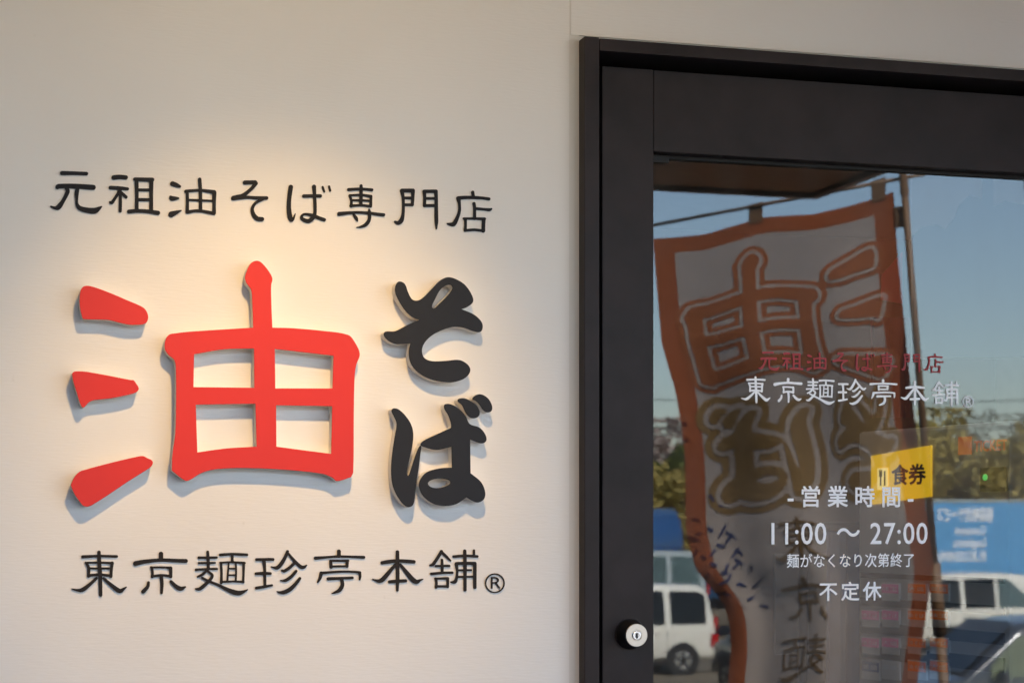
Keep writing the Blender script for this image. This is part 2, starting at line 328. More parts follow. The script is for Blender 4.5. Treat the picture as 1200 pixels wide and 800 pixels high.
GL['舗'] = (485, 635, [[(325, 105, 17), (280, 180, 18), (225, 258, 18), (193, 268, 12)], [(330, 120, 16), (380, 165, 15), (430, 215, 10)], [(330, 205, 14), (332, 280, 17), (332, 355, 16)], [(260, 278, 14), (415, 275, 14)],
    [(207, 370, 18), (330, 358, 15), (450, 355, 15)], [(260, 425, 16), (265, 480, 15), (260, 528, 16)], [(252, 425, 13), (400, 420, 14)], [(398, 425, 15), (397, 520, 16)], [(262, 515, 14), (400, 515, 14)],
    [(467, 167, 16), (600, 158, 16), (742, 165, 16)], [(705, 95, 13), (705, 150, 14)], [(597, 100, 18), (600, 250, 20), (600, 420, 19), (600, 558, 18)], [(500, 250, 20), (600, 245, 18), (715, 247, 20)],
    [(498, 260, 20), (508, 340, 14), (500, 420, 16), (480, 463, 20), (437, 465, 9)], [(715, 250, 20), (715, 380, 20), (715, 528, 19)], [(515, 327, 12), (670, 325, 12)], [(510, 405, 12), (690, 402, 12)]])
GL['®'] = (485, 635, [[(950+108*math.cos(k*math.pi/12), 478-108*math.sin(k*math.pi/12), 7.5) for k in range(25)], [(913, 415, 10), (913, 534, 10)],
    [(913, 414, 9), (965, 416, 9), (988, 441, 10), (967, 470, 9), (913, 474, 9)], [(957, 475, 10), (1002, 533, 10)]])

def glyph_loops(ch):
    ox, oy, st = GL[ch]
    xs, ys, D = field_strokes(st, 3.4, 8)
    out = []
    for L in contours(xs, ys, D):
        L = thin(L, .5); out.append(np.c_[ox+L[:, 0]/10, oy+L[:, 1]/10])
    return out
def glyph_bold(ch, lev):
    ox, oy, st = GL[ch]; xs, ys, D = field_strokes(st, 3.4, 8+lev)
    return [np.c_[ox+L[:, 0]/10, oy+L[:, 1]/10] for L in (thin(q, .5) for q in contours(xs, ys, D, lev))]
def to_plane(loops, y):
    res = []
    for L in loops:
        P = [on_plane(a, b, y) for a, b in L]; res.append(np.array([(p.x, p.z) for p in P]))
    return res
def centre(loops):
    A = np.vstack(loops); return (A.min(0)+A.max(0))/2
GLYPH = {}                                       # character -> (outline about its own centre in metres, centre on the wall)
for ch in GL:
    L = to_plane(glyph_loops(ch), -.0015); c = centre(L); GLYPH[ch] = ([l-c for l in L], c)

# big raised characters: outlines of the front faces, in photograph pixels
def sc(pts, ox, oy, k): return [(ox+p[0]/k, oy+p[1]/k, *p[2:]) for p in pts]
BODY = [[(300.8, 305.4), (293.5, 309.2), (287.4, 323), (288.3, 330.6), (294.2, 339.4), (295.6, 352.5), (296.7, 383.8, 1), (263.3, 385.8), (200.8, 391), (194.4, 396.8), (193.3, 408.8), (197.4, 415.6), (204.4, 422), (206.1, 433.5), (206.3, 476.3), (205.2, 510), (202, 532.5), (201.3, 551, 1),
         (217.1, 562.9), (222.8, 562), (236.3, 553.9), (254.3, 549.4), (292.5, 548.3), (337.5, 550.5), (378, 555), (389.3, 559.3), (394.9, 563.4), (411.4, 558.8, 1), (414, 552.8), (414.7, 487.5), (415.6, 442.5), (417.5, 427.5), (421.7, 414.5), (415.6, 400.4), (408, 392.2), (377.9, 387.5), (342.5, 384.4), (319.2, 383.8, 1),
         (318, 352.5), (317.9, 333.8), (319.3, 327), (316.5, 320), (307.3, 308.4)],
        [(227.5, 415, 1), (263.3, 409.2), (297.7, 408.3, 1), (298.1, 454.2, 1), (226.8, 453.3, 1)], [(322.1, 408.8, 1), (357, 412.8), (390.8, 416.7, 1), (389.7, 454.9, 1), (322.7, 454.9, 1)],
        [(229.5, 474, 1), (299.3, 472.9, 1), (300.8, 523, 1), (265.5, 525.1), (231.3, 529.8, 1)], [(323.6, 474.7, 1), (389.3, 475.8, 1), (388.1, 531.4, 1), (355.5, 527.2), (324, 523, 1)]]
DROPS = [sc([(330, 148), (280, 156), (250, 190), (236, 250), (232, 350), (245, 450), (270, 532, 1), (300, 540), (450, 543), (580, 550), (680, 575), (800, 602), (900, 606), (980, 598), (1020, 575), (1037, 520), (1025, 460), (990, 410), (930, 375), (800, 320), (600, 235), (420, 168)], 70, 320, 10),
         sc([(180, 150), (151, 167), (146, 200), (165, 290), (200, 400), (230, 500), (265, 572), (290, 566), (345, 510), (400, 488), (600, 465), (800, 425), (890, 398), (925, 362), (921, 330), (895, 290), (868, 254), (830, 250), (600, 205), (400, 168), (300, 152)], 70, 420, 10),
         sc([(975, 90), (900, 100), (700, 145), (500, 195), (300, 250), (240, 270), (180, 325), (137, 410), (132, 440), (170, 530), (230, 620), (280, 675), (340, 681), (420, 640), (600, 525), (800, 390), (1000, 265), (1070, 215), (1092, 172), (1080, 140), (1030, 115)], 70, 525, 10)]
SO = [sc([(175, 105), (155, 125), (150, 170), (175, 230), (215, 290), (260, 330), (300, 345, 1), (230, 375), (150, 415), (90, 418), (78, 435), (95, 465), (140, 492), (190, 497), (245, 490, 1), (235, 540), (245, 610), (290, 670), (370, 715), (480, 735), (560, 722), (605, 692), (620, 655), (600, 620), (550, 595), (470, 600), (380, 602), (333, 582), (318, 540), (330, 495), (370, 450), (430, 415), (510, 390), (580, 395), (640, 416), (683, 420), (698, 387), (685, 350), (640, 310), (565, 278, 1), (600, 265), (637, 233), (630, 190), (590, 130), (540, 95), (480, 78), (430, 100), (380, 150), (320, 210), (285, 225), (255, 215), (230, 170), (210, 120)], 435, 310, 5.333),
      sc([(380, 262), (400, 215), (430, 160), (465, 132), (497, 128), (507, 148), (480, 190), (430, 240), (392, 273)], 435, 310, 5.333)]
BA1 = [sc([(115, 150), (150, 160), (195, 205), (225, 255), (237, 310), (230, 390), (210, 480), (197, 558), (206, 570), (225, 520), (255, 430), (275, 388), (287, 382), (282, 430), (270, 530), (255, 620), (243, 730), (228, 761), (195, 765), (150, 720), (110, 640), (98, 540), (105, 430), (120, 330), (132, 245), (115, 200), (100, 165)], 440, 450, 5.333)]
BA2 = [sc([(435, 125), (430, 150), (455, 195), (472, 245), (472, 272, 1), (400, 305), (300, 353), (282, 376), (300, 390), (380, 410), (475, 390, 1), (478, 520, 1), (400, 525), (320, 550), (280, 595), (272, 640), (300, 700), (360, 745), (430, 760), (500, 750), (550, 720), (568, 705, 1), (610, 730), (645, 738), (680, 715), (686, 670), (660, 610), (595, 555, 1), (592, 345, 1), (630, 360), (670, 369), (694, 350), (685, 310), (650, 270), (590, 248), (565, 200), (530, 160), (480, 128)], 440, 450, 5.333),
       sc([(329, 615), (370, 592), (430, 592), (468, 610), (440, 635), (390, 648), (345, 640)], 440, 450, 5.333)]
BA3 = [sc([(522, 90), (514, 105), (540, 130), (565, 180), (590, 207), (620, 213), (648, 196), (650, 165), (630, 130), (600, 108), (560, 88)], 440, 450, 5.333)]
BA4 = [sc([(606, 92), (628, 105), (652, 130), (672, 160), (700, 176), (726, 166), (729, 135), (710, 95), (680, 70), (650, 62), (622, 72)], 440, 450, 5.333)]
def outline(polys, t):
    """front outlines in metres on the plane y = -t"""
    return to_plane([closed_smooth(p) for p in polys], -t)

# ------------------------------------------------------------------ ground, shop front, canopy
LOT_Z = -1.65
def ground():
    bm = bmesh.new(); bmesh.ops.create_grid(bm, x_segments=2, y_segments=2, size=900)
    me = bpy.data.meshes.new('ground'); bm.to_mesh(me); bm.free()
    tag(link('ground', me, M['lot'], loc=(0, -300, LOT_Z)), kind='structure')
    t = tag(MB().box((-9, -6.2, LOT_Z-.2), (9, 7.5, 0)).build('terrace', M['terrace']), kind='structure')
    tag(MB().box((1.3, -6.19, .0005), (8.9, -2.4, .012)).build('bounce_path', M['bounce_path']), kind='structure')  # unseen pale sheet, added to bounce sunlight onto flag and wall
ground()
SOF = 2.45
xj = on_plane(667, 400).x                         # right edge of the lettered wall panel
xf0, xf1 = on_plane(685, 400, -.02).x, on_plane(702.5, 400, -.02).x      # jamb face
zf = on_plane(690, 43, -.02).z                    # top of the door frame
DW = .80                                          # leaf width
xl0 = on_plane(703, 400, .02).x; xl1 = xl0+DW
jr0, jr1 = xl1+.004, xl1+.004+(xf1-xf0)           # right jamb
wl = tag(empty('shop_wall', (0, 0, 0)), 'smooth cream painted shop front wall carrying the lettering', 'wall')
sea = .007
def shop_wall():
    MB().box((-3.2, 0, 0), (xj, .12, SOF-.002)).build('wall_panel', M['wall'], wl)
    MB().box((xj+.0025, .0005, zf+.006), (jr1+.012, .12, SOF-.002)).build('wall_panel', M['wall'], wl)
    MB().box((jr1+.0145, 0, 0), (6.0, .12, SOF-.002)).build('wall_panel', M['wall'], wl)
    MB().box((xj, .0014, zf+.006), (xj+.0025, .1, SOF-.01)).build('joint', M['sealant'], wl)
    MB().box((xj, .0009, 0), (xf0, .1, zf+.0059)).build('sealant_bead', M['sealant'], wl)
    MB().box((xf0, .003, zf), (jr1, .1, zf+.0058)).build('sealant_bead', M['sealant'], wl)
    MB().box((jr1, .004, 0), (jr1+.0143, .1, zf)).build('sealant_bead', M['sealant'], wl)
    MB().box((-3.2, .0, SOF+.12), (6.0, .12, 3.5)).box((-3.2, .12, SOF+.12), (-3.08, 6, 3.5)).box((5.88, .12, 0), (6, 6, 3.5)).box((-3.2, .12, 0), (-3.08, 6, SOF+.11)).box((-3.08, 5.88, 0), (5.88, 6, 3.5)).build('outer_wall', M['wall'], wl)
    MB().box((-3.4, -.2, 3.5), (6.2, 6.2, 3.66)).build('roof', M['roofing'], wl)
shop_wall()
def shade_wing():  # unseen wing and screen, added to keep light off the wall's left part
    t = tag(empty('shade_wing', (-1.35, 0, 0)), 'added dark boarded wing wall, out of view, cutting light from the left', 'wall')
    for k in range(14):
        z0 = .005+k*.1742
        MB().box((-.12, -5.2, z0), (-.002 if k % 2 else 0, -.003, z0+.168), .003).build('board', M['clad'], t)
    MB().box((-.2, -5.2, 0), (-.121, -.003, SOF-.003)).build('backing', M['clad'], t)
    t = tag(empty('shade_screen_wall', (-1.35, -5.32, 0)), 'added dark boarded screen, out of view, cutting light from the front left', 'wall')  # added blocker, out of view, dims the front light on the left
    for k in range(14):
        z0 = .005+k*.1742
        MB().box((-.2, 0, z0), (3.4, .1 if k % 2 else .102, z0+.168), .003).build('board', M['clad'], t)
shade_wing()
cf = across(957, 229, 2237*(SOF-1.5)/383.0)       # outer right corner of the canopy
cn = tag(empty('canopy', (0, 0, SOF)), 'deep flat canopy with brown stained underside over the shop front', 'canopy')
def canopy():
    nb = 12; y0, y1 = cf.y+.03, -.003
    for k in range(nb):                            # soffit boards run along the wall
        a = y0+(y1-y0)*k/nb; b = y0+(y1-y0)*(k+1)/nb
        MB().box((-3.2, a+.002, 0), (cf.x-.03, b-.002, .018)).build('soffit_board', M['soffit'], cn)
    MB().box((-3.2, y0, .019), (cf.x-.03, y1, .12)).build('deck', M['roofing'], cn)
    MB().box((-3.25, cf.y, -.012), (cf.x, cf.y+.028, .2)).build('fascia', M['fascia'], cn)
    MB().box((cf.x-.028, cf.y+.03, -.012), (cf.x, -.003, .2)).build('fascia', M['fascia'], cn)
canopy()

# ------------------------------------------------------------------ the warm spotlight under the canopy
def spotlight():
    px = on_plane(322, 340)
    loc = Vector((px.x+.03, -.82, SOF)); aim = Vector((px.x-.012, 0, px.z-.265))
    t = tag(empty('spotlight', loc), 'small black swivel spotlight under the canopy aimed at the lettering', 'lamp')
    MB().tube((0, 0, 0), (0, 0, -.012), .045, .045, 24).tube((0, 0, -.012), (0, 0, -.05), .008, .008, 10).build('bracket', M['black'], t)
    d = (aim-loc-Vector((0, 0, -.07))).normalized(); q = d.to_track_quat('Z', 'Y').to_matrix().to_4x4()
    mm = Matrix.Translation((0, 0, -.07)) @ q
    h = MB(); h.lathe([(.028, -.07), (.036, -.06), (.04, .05), (.037, .05), (.034, 0.0), (.01, -.01)], mm, 24); h.build('housing', M['black'], t, True)
    em, tr, b = new_mat('lamp_glow'); b.inputs['Emission Color'].default_value = (1, .72, .38, 1); b.inputs['Emission Strength'].default_value = 34
    MB().tube(mm @ Vector((0, 0, .012)), mm @ Vector((0, 0, .02)), .03, .03, 24).build('lamp_lens', em, t)
    l = bpy.data.lights.new('spot_light', 'SPOT'); l.energy = 4.9; l.color = (1, .60, .22); l.spot_size = R(45); l.spot_blend = 1.0; l.shadow_soft_size = .03
    o = bpy.data.objects.new('spot_light', l); COL.objects.link(o); o.parent = t; o.location = mm @ Vector((0, 0, .055)); o.rotation_euler = (-d).to_track_quat('Z', 'Y').to_euler()
spotlight()

# ------------------------------------------------------------------ lettering on the wall
def flat_char(ch, name, label, mat, group):
    L, c = GLYPH[ch]
    o = link(name, fill_mesh(name, L, .0015), mat, loc=(c[0], -.0004, c[1])); tag(o, label, 'lettering', group); return o
ORD = ['first', 'second', 'third', 'fourth', 'fifth', 'sixth', 'seventh', 'eighth']
for k, ch in enumerate('元祖油そば専門店'):
    flat_char(ch, 'wall_character', f'black character {ch}, {ORD[k]} of the upper text line on the wall', M['print_black'], 'characters of the upper text line')
for k, ch in enumerate('東京麺珍亭本舗'):
    flat_char(ch, 'wall_character', f'dark brown character {ch}, {ORD[k]} of the lower text line on the wall', M['print_brown'], 'characters of the lower text line')
flat_char('®', 'registered_mark', 'small circled R mark ending the lower text line on the wall', M['print_brown'], None)

TB = .018
def raised(name, label, pieces, mat, pname):
    allc = centre([l for p in pieces for l in outline(p, TB)])
    t = tag(empty(name, (allc[0], 0, allc[1])), label, 'letter')
    for nm, p in zip(pname, pieces):
        L = [l-allc for l in outline(p, TB)]
        core = link(nm, fill_mesh(nm, L, TB-.0016), M['core'], t, loc=(0, -.0002, 0))
        link('face', fill_mesh('face', L, .0014, .0004), mat, core, loc=(0, -(TB-.0016)-.0002, 0))
    return t
raised('raised_character', 'large red raised character 油 in the middle of the sign', DROPS[0:1] and [[DROPS[0]], [DROPS[1]], [DROPS[2]], BODY], M['red'], ['stroke', 'stroke', 'stroke', 'boxed_stroke'])
raised('raised_character', 'black raised brush character そ, upper of the two beside the red one', [SO], M['ink'], ['stroke'])
raised('raised_character', 'black raised brush character ば with two dots, lower of the two beside the red one', [BA1, BA2, BA3, BA4], M['ink'], ['stroke', 'stroke', 'dot', 'dot'])

# ------------------------------------------------------------------ door
YF, YL = -.02, .02
ztop_leaf = on_plane(900, 91, YL).z
zrail = on_plane(983, 190, YL).z
xst = on_plane(766, 400, YL).x
def door_frame():
    f = tag(empty('door_frame', (xf0, 0, 0)), 'dark bronze aluminium frame around the entrance door', 'frame'); off = Vector((xf0, 0, 0))
    def bx(n, a, b, m=M['alu'], bev=.0012): return MB().box(Vector(a)-off, Vector(b)-off, bev).build(n, m, f)
    bx('jamb', (xf0, YF, 0), (xf1, .1, zf)); bx('jamb', (jr0, YF, 0), (jr1, .1, zf))
    zh = on_plane(953, 77.5, YF).z
    bx('head', (xf1+.0006, YF+.0006, zh), (jr0-.0006, .1, zf-.0008))
    bx('stop', (xf1, YL+.045, 0), (xf1+.012, .1, zh), M['gasket'], 0); bx('stop', (xf1+.012, YL+.045, zh-.02), (jr0, .1, zh-.0005), M['gasket'], 0)
    bx('threshold', (xf1+.001, YF+.01, 0.0005), (jr0-.001, .1, .012))
door_frame()
gx0, gx1, gz0, gz1 = xst, xl1-(xst-xl0), .22, zrail
door = tag(empty('entrance_door', (xl0, 0, 0)), 'dark bronze glass door with white and red lettering on its pane', 'door')
def glass_mat():
    m, t, b = new_mat('door_glass'); t.nodes.remove(b)
    fr = t.nodes.new('ShaderNodeFresnel'); fr.inputs['IOR'].default_value = 1.62
    tr = t.nodes.new('ShaderNodeBsdfTransparent'); tr.inputs[0].default_value = (.86, .88, .87, 1)
    gl = t.nodes.new('ShaderNodeBsdfGlossy'); gl.inputs['Roughness'].default_value = 0; gl.inputs['Color'].default_value = (.93, .97, 1, 1)
    mx = t.nodes.new('ShaderNodeMixShader'); t.links.new(fr.outputs[0], mx.inputs[0]); t.links.new(tr.outputs[0], mx.inputs[1]); t.links.new(gl.outputs[0], mx.inputs[2])
    # a thin uneven film of dust and wiped smears
    tc = t.nodes.new('ShaderNodeTexCoord'); mp = t.nodes.new('ShaderNodeMapping'); mp.inputs['Scale'].default_value = (9, 9, 3); mp.inputs['Rotation'].default_value = (0, .6, 0); t.links.new(tc.outputs['Object'], mp.inputs[0])
    n = t.nodes.new('ShaderNodeTexNoise'); n.inputs['Scale'].default_value = 1.6; n.inputs['Detail'].default_value = 7; n.inputs['Roughness'].default_value = .65; t.links.new(mp.outputs[0], n.inputs[0])
    r = t.nodes.new('ShaderNodeMapRange'); r.inputs[1].default_value = .4; r.inputs[2].default_value = .8; r.inputs[3].default_value = .004; r.inputs[4].default_value = .06; t.links.new(n.outputs['Fac'], r.inputs[0])
    df = t.nodes.new('ShaderNodeBsdfDiffuse'); df.inputs[0].default_value = (.6, .58, .55, 1); m2 = t.nodes.new('ShaderNodeMixShader'); t.links.new(r.outputs[0], m2.inputs[0]); t.links.new(mx.outputs[0], m2.inputs[1]); t.links.new(df.outputs[0], m2.inputs[2])
    t.links.new(m2.outputs[0], t.nodes['Material Output'].inputs[0]); return m
def clear_mat():
    m, t, b = new_mat('glass_body'); t.nodes.remove(b)
    tr = t.nodes.new('ShaderNodeBsdfTransparent'); tr.inputs[0].default_value = (.97, .99, .98, 1); t.links.new(tr.outputs[0], t.nodes['Material Output'].inputs[0]); return m
def font_mesh(body, spacing=1.0, bold=0.0, depth=.001):
    """outline of a line of print; bold thickens and rounds it"""
    c = bpy.data.curves.new('t', 'FONT'); c.body = body; c.space_character = spacing; c.resolution_u = 3
    o = bpy.data.objects.new('t', c); COL.objects.link(o)
    me = bpy.data.meshes.new_from_object(o.evaluated_get(bpy.context.evaluated_depsgraph_get())); bpy.data.objects.remove(o); bpy.data.curves.remove(c)
    me.materials.clear()
    if not bold: return me
    bm = bmesh.new(); bm.from_mesh(me); bmesh.ops.remove_doubles(bm, verts=bm.verts, dist=1e-5)
    nx = {}
    for f in bm.faces:
        for l in f.loops:
            if len(l.edge.link_faces) == 1: nx.setdefault(l.vert.index, []).append(l.link_loop_next.vert.index)
    co = {v.index: (v.co.x, v.co.y) for v in bm.verts}; bm.free(); loops = []
    while nx:
        k = next(iter(nx)); L = []
        while k in nx:
            L.append(co[k]); q = nx[k].pop()
            if not nx[k]: del nx[k]
            k = q
        if len(L) > 2: loops.append(np.array(L))
    A = np.vstack(loops); xs = np.arange(A[:, 0].min()-.08, A[:, 0].max()+.09, .0125); ys = np.arange(A[:, 1].min()-.08, A[:, 1].max()+.09, .0125)
    D = np.full((len(ys), len(xs)), .5)
    X, Y = np.meshgrid(xs, ys); ins = np.zeros(X.shape, int)
    for P in loops:
        for a, b in zip(P, np.roll(P, -1, 0)):
            i0, i1 = np.searchsorted(xs, [min(a[0], b[0])-.1, max(a[0], b[0])+.1]); j0, j1 = np.searchsorted(ys, [min(a[1], b[1])-.1, max(a[1], b[1])+.1])
            d = b-a; q = max(1e-12, d@d); XX, YY = X[j0:j1, i0:i1], Y[j0:j1, i0:i1]; t = np.clip(((XX-a[0])*d[0]+(YY-a[1])*d[1])/q, 0, 1)
            D[j0:j1, i0:i1] = np.minimum(D[j0:j1, i0:i1], np.hypot(XX-a[0]-t*d[0], YY-a[1]-t*d[1]))
            if a[1] != b[1]:
                j0, j1 = np.searchsorted(ys, sorted((a[1], b[1])))
                ins[j0:j1] += X[j0:j1] < a[0]+(Y[j0:j1]-a[1])/(b[1]-a[1])*d[0]
    D = np.where(ins % 2 == 1, -D, D)
    me = fill_mesh('t', [thin(L, .002) for L in contours(xs, ys, D, bold)], 0.0)
    me.transform(Matrix(((1, 0, 0, 0), (0, 0, 1, 0), (0, -1, 0, 0), (0, 0, 0, 1)))); return me
def fit_text(name, body, x0, x1, z0, z1, mat, parent, loc, spacing=1.0, bold=0.0, flip=False, rot=None, italic=0):
    """flat print in the local xz plane, filling the rectangle"""
    me = font_mesh(body, spacing, bold); n = len(me.vertices); a = np.empty(n*3); me.vertices.foreach_get('co', a); a = a.reshape(-1, 3)
    lo, hi = a.min(0), a.max(0); q = np.zeros_like(a)
    q[:, 0] = x0+(a[:, 0]-lo[0])/(hi[0]-lo[0])*(x1-x0); q[:, 2] = z0+(a[:, 1]-lo[1])/(hi[1]-lo[1])*(z1-z0)
    me.vertices.foreach_set('co', q.ravel()); me.update(); return link(name, me, mat, parent, loc, rot)
def entrance_door():
    off = Vector((xl0, 0, 0))
    def bx(n, a, b, m=M['alu'], bev=.0012): return MB().box(Vector(a)-off, Vector(b)-off, bev).build(n, m, door)
    bx('stile', (xl0+.003, YL, .015), (xst, YL+.04, ztop_leaf)); bx('stile', (gx1, YL, .015), (xl1-.003, YL+.04, ztop_leaf))
    bx('rail', (xst+.0005, YL+.0004, zrail), (gx1-.0005, YL+.04, ztop_leaf-.0004)); bx('rail', (xst+.0005, YL+.0004, .0155), (gx1-.0005, YL+.04, gz0))
    g = .004
    for a, b in (((xst, GLASS_Y-.006, zrail-g), (gx1, GLASS_Y+.01, zrail-.0002)), ((xst, GLASS_Y-.006, gz0+.0002), (gx1, GLASS_Y+.01, gz0+g)), ((xst+.0002, GLASS_Y-.006, gz0+g), (xst+.002, GLASS_Y+.01, zrail-g)), ((gx1-.002, GLASS_Y-.006, gz0+g), (gx1-.0002, GLASS_Y+.01, zrail-g))):
        bx('gasket', a, b, M['gasket'], 0)
    cor = on_plane(784, 191, GLASS_Y-.008)
    bx('gasket_corner', (xst+.0004, GLASS_Y-.0075, cor.z), (cor.x, GLASS_Y-.0062, zrail-.0004), M['gasket'], 0)
    pane = MB().box(Vector((xst, GLASS_Y, gz0))-off, Vector((gx1, GLASS_Y+.006, gz1))-off).build('glass_pane', None, door)
    pane.data.materials.append(glass_mat()); pane.data.materials.append(clear_mat())
    for p in pane.data.polygons: p.material_index = 0 if p.normal.y < -.5 else 1
    yp = GLASS_Y-.0009
    # the two shop lines repeat the wall lettering
    def line(chars, a, b, mat, label):
        ca, cb = GLYPH[chars[0]][1], GLYPH[[c for c in chars if c != '®'][-1]][1]; A, B = on_plane(*a, yp), on_plane(*b, yp); s = (B.x-A.x)/(cb[0]-ca[0])
        loops = []
        for ch in chars:
            c = GLYPH[ch][1]; L = [q-c for q in to_plane(glyph_bold(ch, 3.0), -.0015)]; dx = (c[0]-ca[0]); f = dx/(cb[0]-ca[0]); cz = A.z+(B.z-A.z)*f+(c[1]-(ca[1]+(cb[1]-ca[1])*f))*s
            loops += [l*s+np.array([A.x+dx*s-xl0, cz]) for l in L]
        o = link('lettering', fill_mesh('lettering', loops, .0004), mat, pane, loc=(0, yp, 0)); o['label'] = label
    line('元祖油そば専門店', (901, 423), (1094, 425.5), M['print_red'], 'small red line of eight characters on the glass')
    line('東京麺珍亭本舗®', (885.5, 456.5), (1108, 461), M['print_white'], 'white line of seven characters on the glass')
    def row(body, l, t, r, b_, sp, bold, label):
        P, Q = on_plane(l, (t+b_)/2, yp), on_plane(r, (t+b_)/2, yp); xm = (l+r)/2; T, U = on_plane(xm, t, yp), on_plane(xm, b_, yp)
        o = fit_text('lettering', body, P.x-xl0, Q.x-xl0, U.z, T.z, M['print_white'], pane, (0, yp, 0), sp, bold); o['label'] = label
    row('- 営 業 時 間 -', 923, 569, 1070.5, 594, 1.0, .018, 'white opening hours heading on the glass')
    row('11:00 ～ 27:00', 904, 612, 1087, 637.5, 1.08, .010, 'white opening hours figures on the glass')
    row('麺がなくなり次第終了', 922, 648, 1071, 664.5, 1.04, .010, 'white note below the opening hours on the glass')
    row('不定休', 960, 681, 1033, 703.5, 1.3, .016, 'white three character closing day note on the glass')
    # lock
    lc = on_plane(738, 742.5, YL)-off
    mm = Matrix.Translation(lc) @ Matrix.Rotation(R(90), 4, 'X')
    lk = MB().lathe([(.0185, 0), (.0185, .004), (.0172, .012), (.0148, .0225), (.0142, .0235)], mm, 40).build('lock_cylinder', M['black'], door, True)
    MB().lathe([(.0141, .0236), (.0141, .0244), (.0136, .0249), (.0068, .0249), (.0066, .0242)], mm, 40).build('face_plate', M['brass'], lk)
    pl = MB().lathe([(.0056, .0242), (.0056, .0254), (.0050, .0258), (.0030, .0258), (.0026, .0250)], mm, 28).build('key_plug', M['chrome'], lk)
    MB().box(lc+Vector((-.0012, -.0262, -.0038)), lc+Vector((.0012, -.0256, .0026))).build('key_slot', M['black'], lk)
entrance_door()

# ------------------------------------------------------------------ inside the shop
M['int_wall'] = simple('interior_wall', (.50, .44, .38), .7, var=.05)
M['int_dark'] = simple('dark_counter_wood', (.05, .032, .022), .5, var=.2, scale=8)
M['int_floor'] = simple('interior_floor_tile', (.16, .14, .13), .4, var=.1)
M['mach'] = simple('ticket_machine_steel', (.42, .39, .38), .4, .0, var=.05, bump=.05)
def added_glow(name, col, k):  # emission added to machine prints so they show in the dim room
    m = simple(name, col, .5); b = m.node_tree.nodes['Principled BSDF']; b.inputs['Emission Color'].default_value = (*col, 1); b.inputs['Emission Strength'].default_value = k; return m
M['yellow'] = added_glow('yellow_glow_card', (.80, .46, .012), .085)  # glow put into the card in place of room light
M['yellow_pale'] = added_glow('pale_yellow_glow_print', (.8, .6, .2), .12)
M['pink'] = added_glow('pink_glow_label', (.45, .08, .20), .016)
M['pale'] = simple('pale_label', (.62, .60, .58), .5)
M['orange'] = added_glow('orange_glow_picture', (.60, .12, .012), .012)
M['blue_panel'] = simple('blue_cloth', (.045, .10, .25), .75, var=.15, scale=14, bump=.3, bscale=400)
M['board'] = simple('grey_board', (.20, .20, .21), .6)
M['paper'] = simple('pale_paper', (.68, .70, .72), .6)
M['poster_blue'] = simple('poster_blue', (.24, .33, .42), .6)
M['maroon'] = simple('maroon_cloth', (.09, .012, .02), .7)
M['emblem'] = added_glow('orange_emblem_glow', (.75, .16, .05), .03)  # plain machine print, given a glow so that it stands out
M['redcard'] = simple('red_card', (.60, .02, .04), .5)
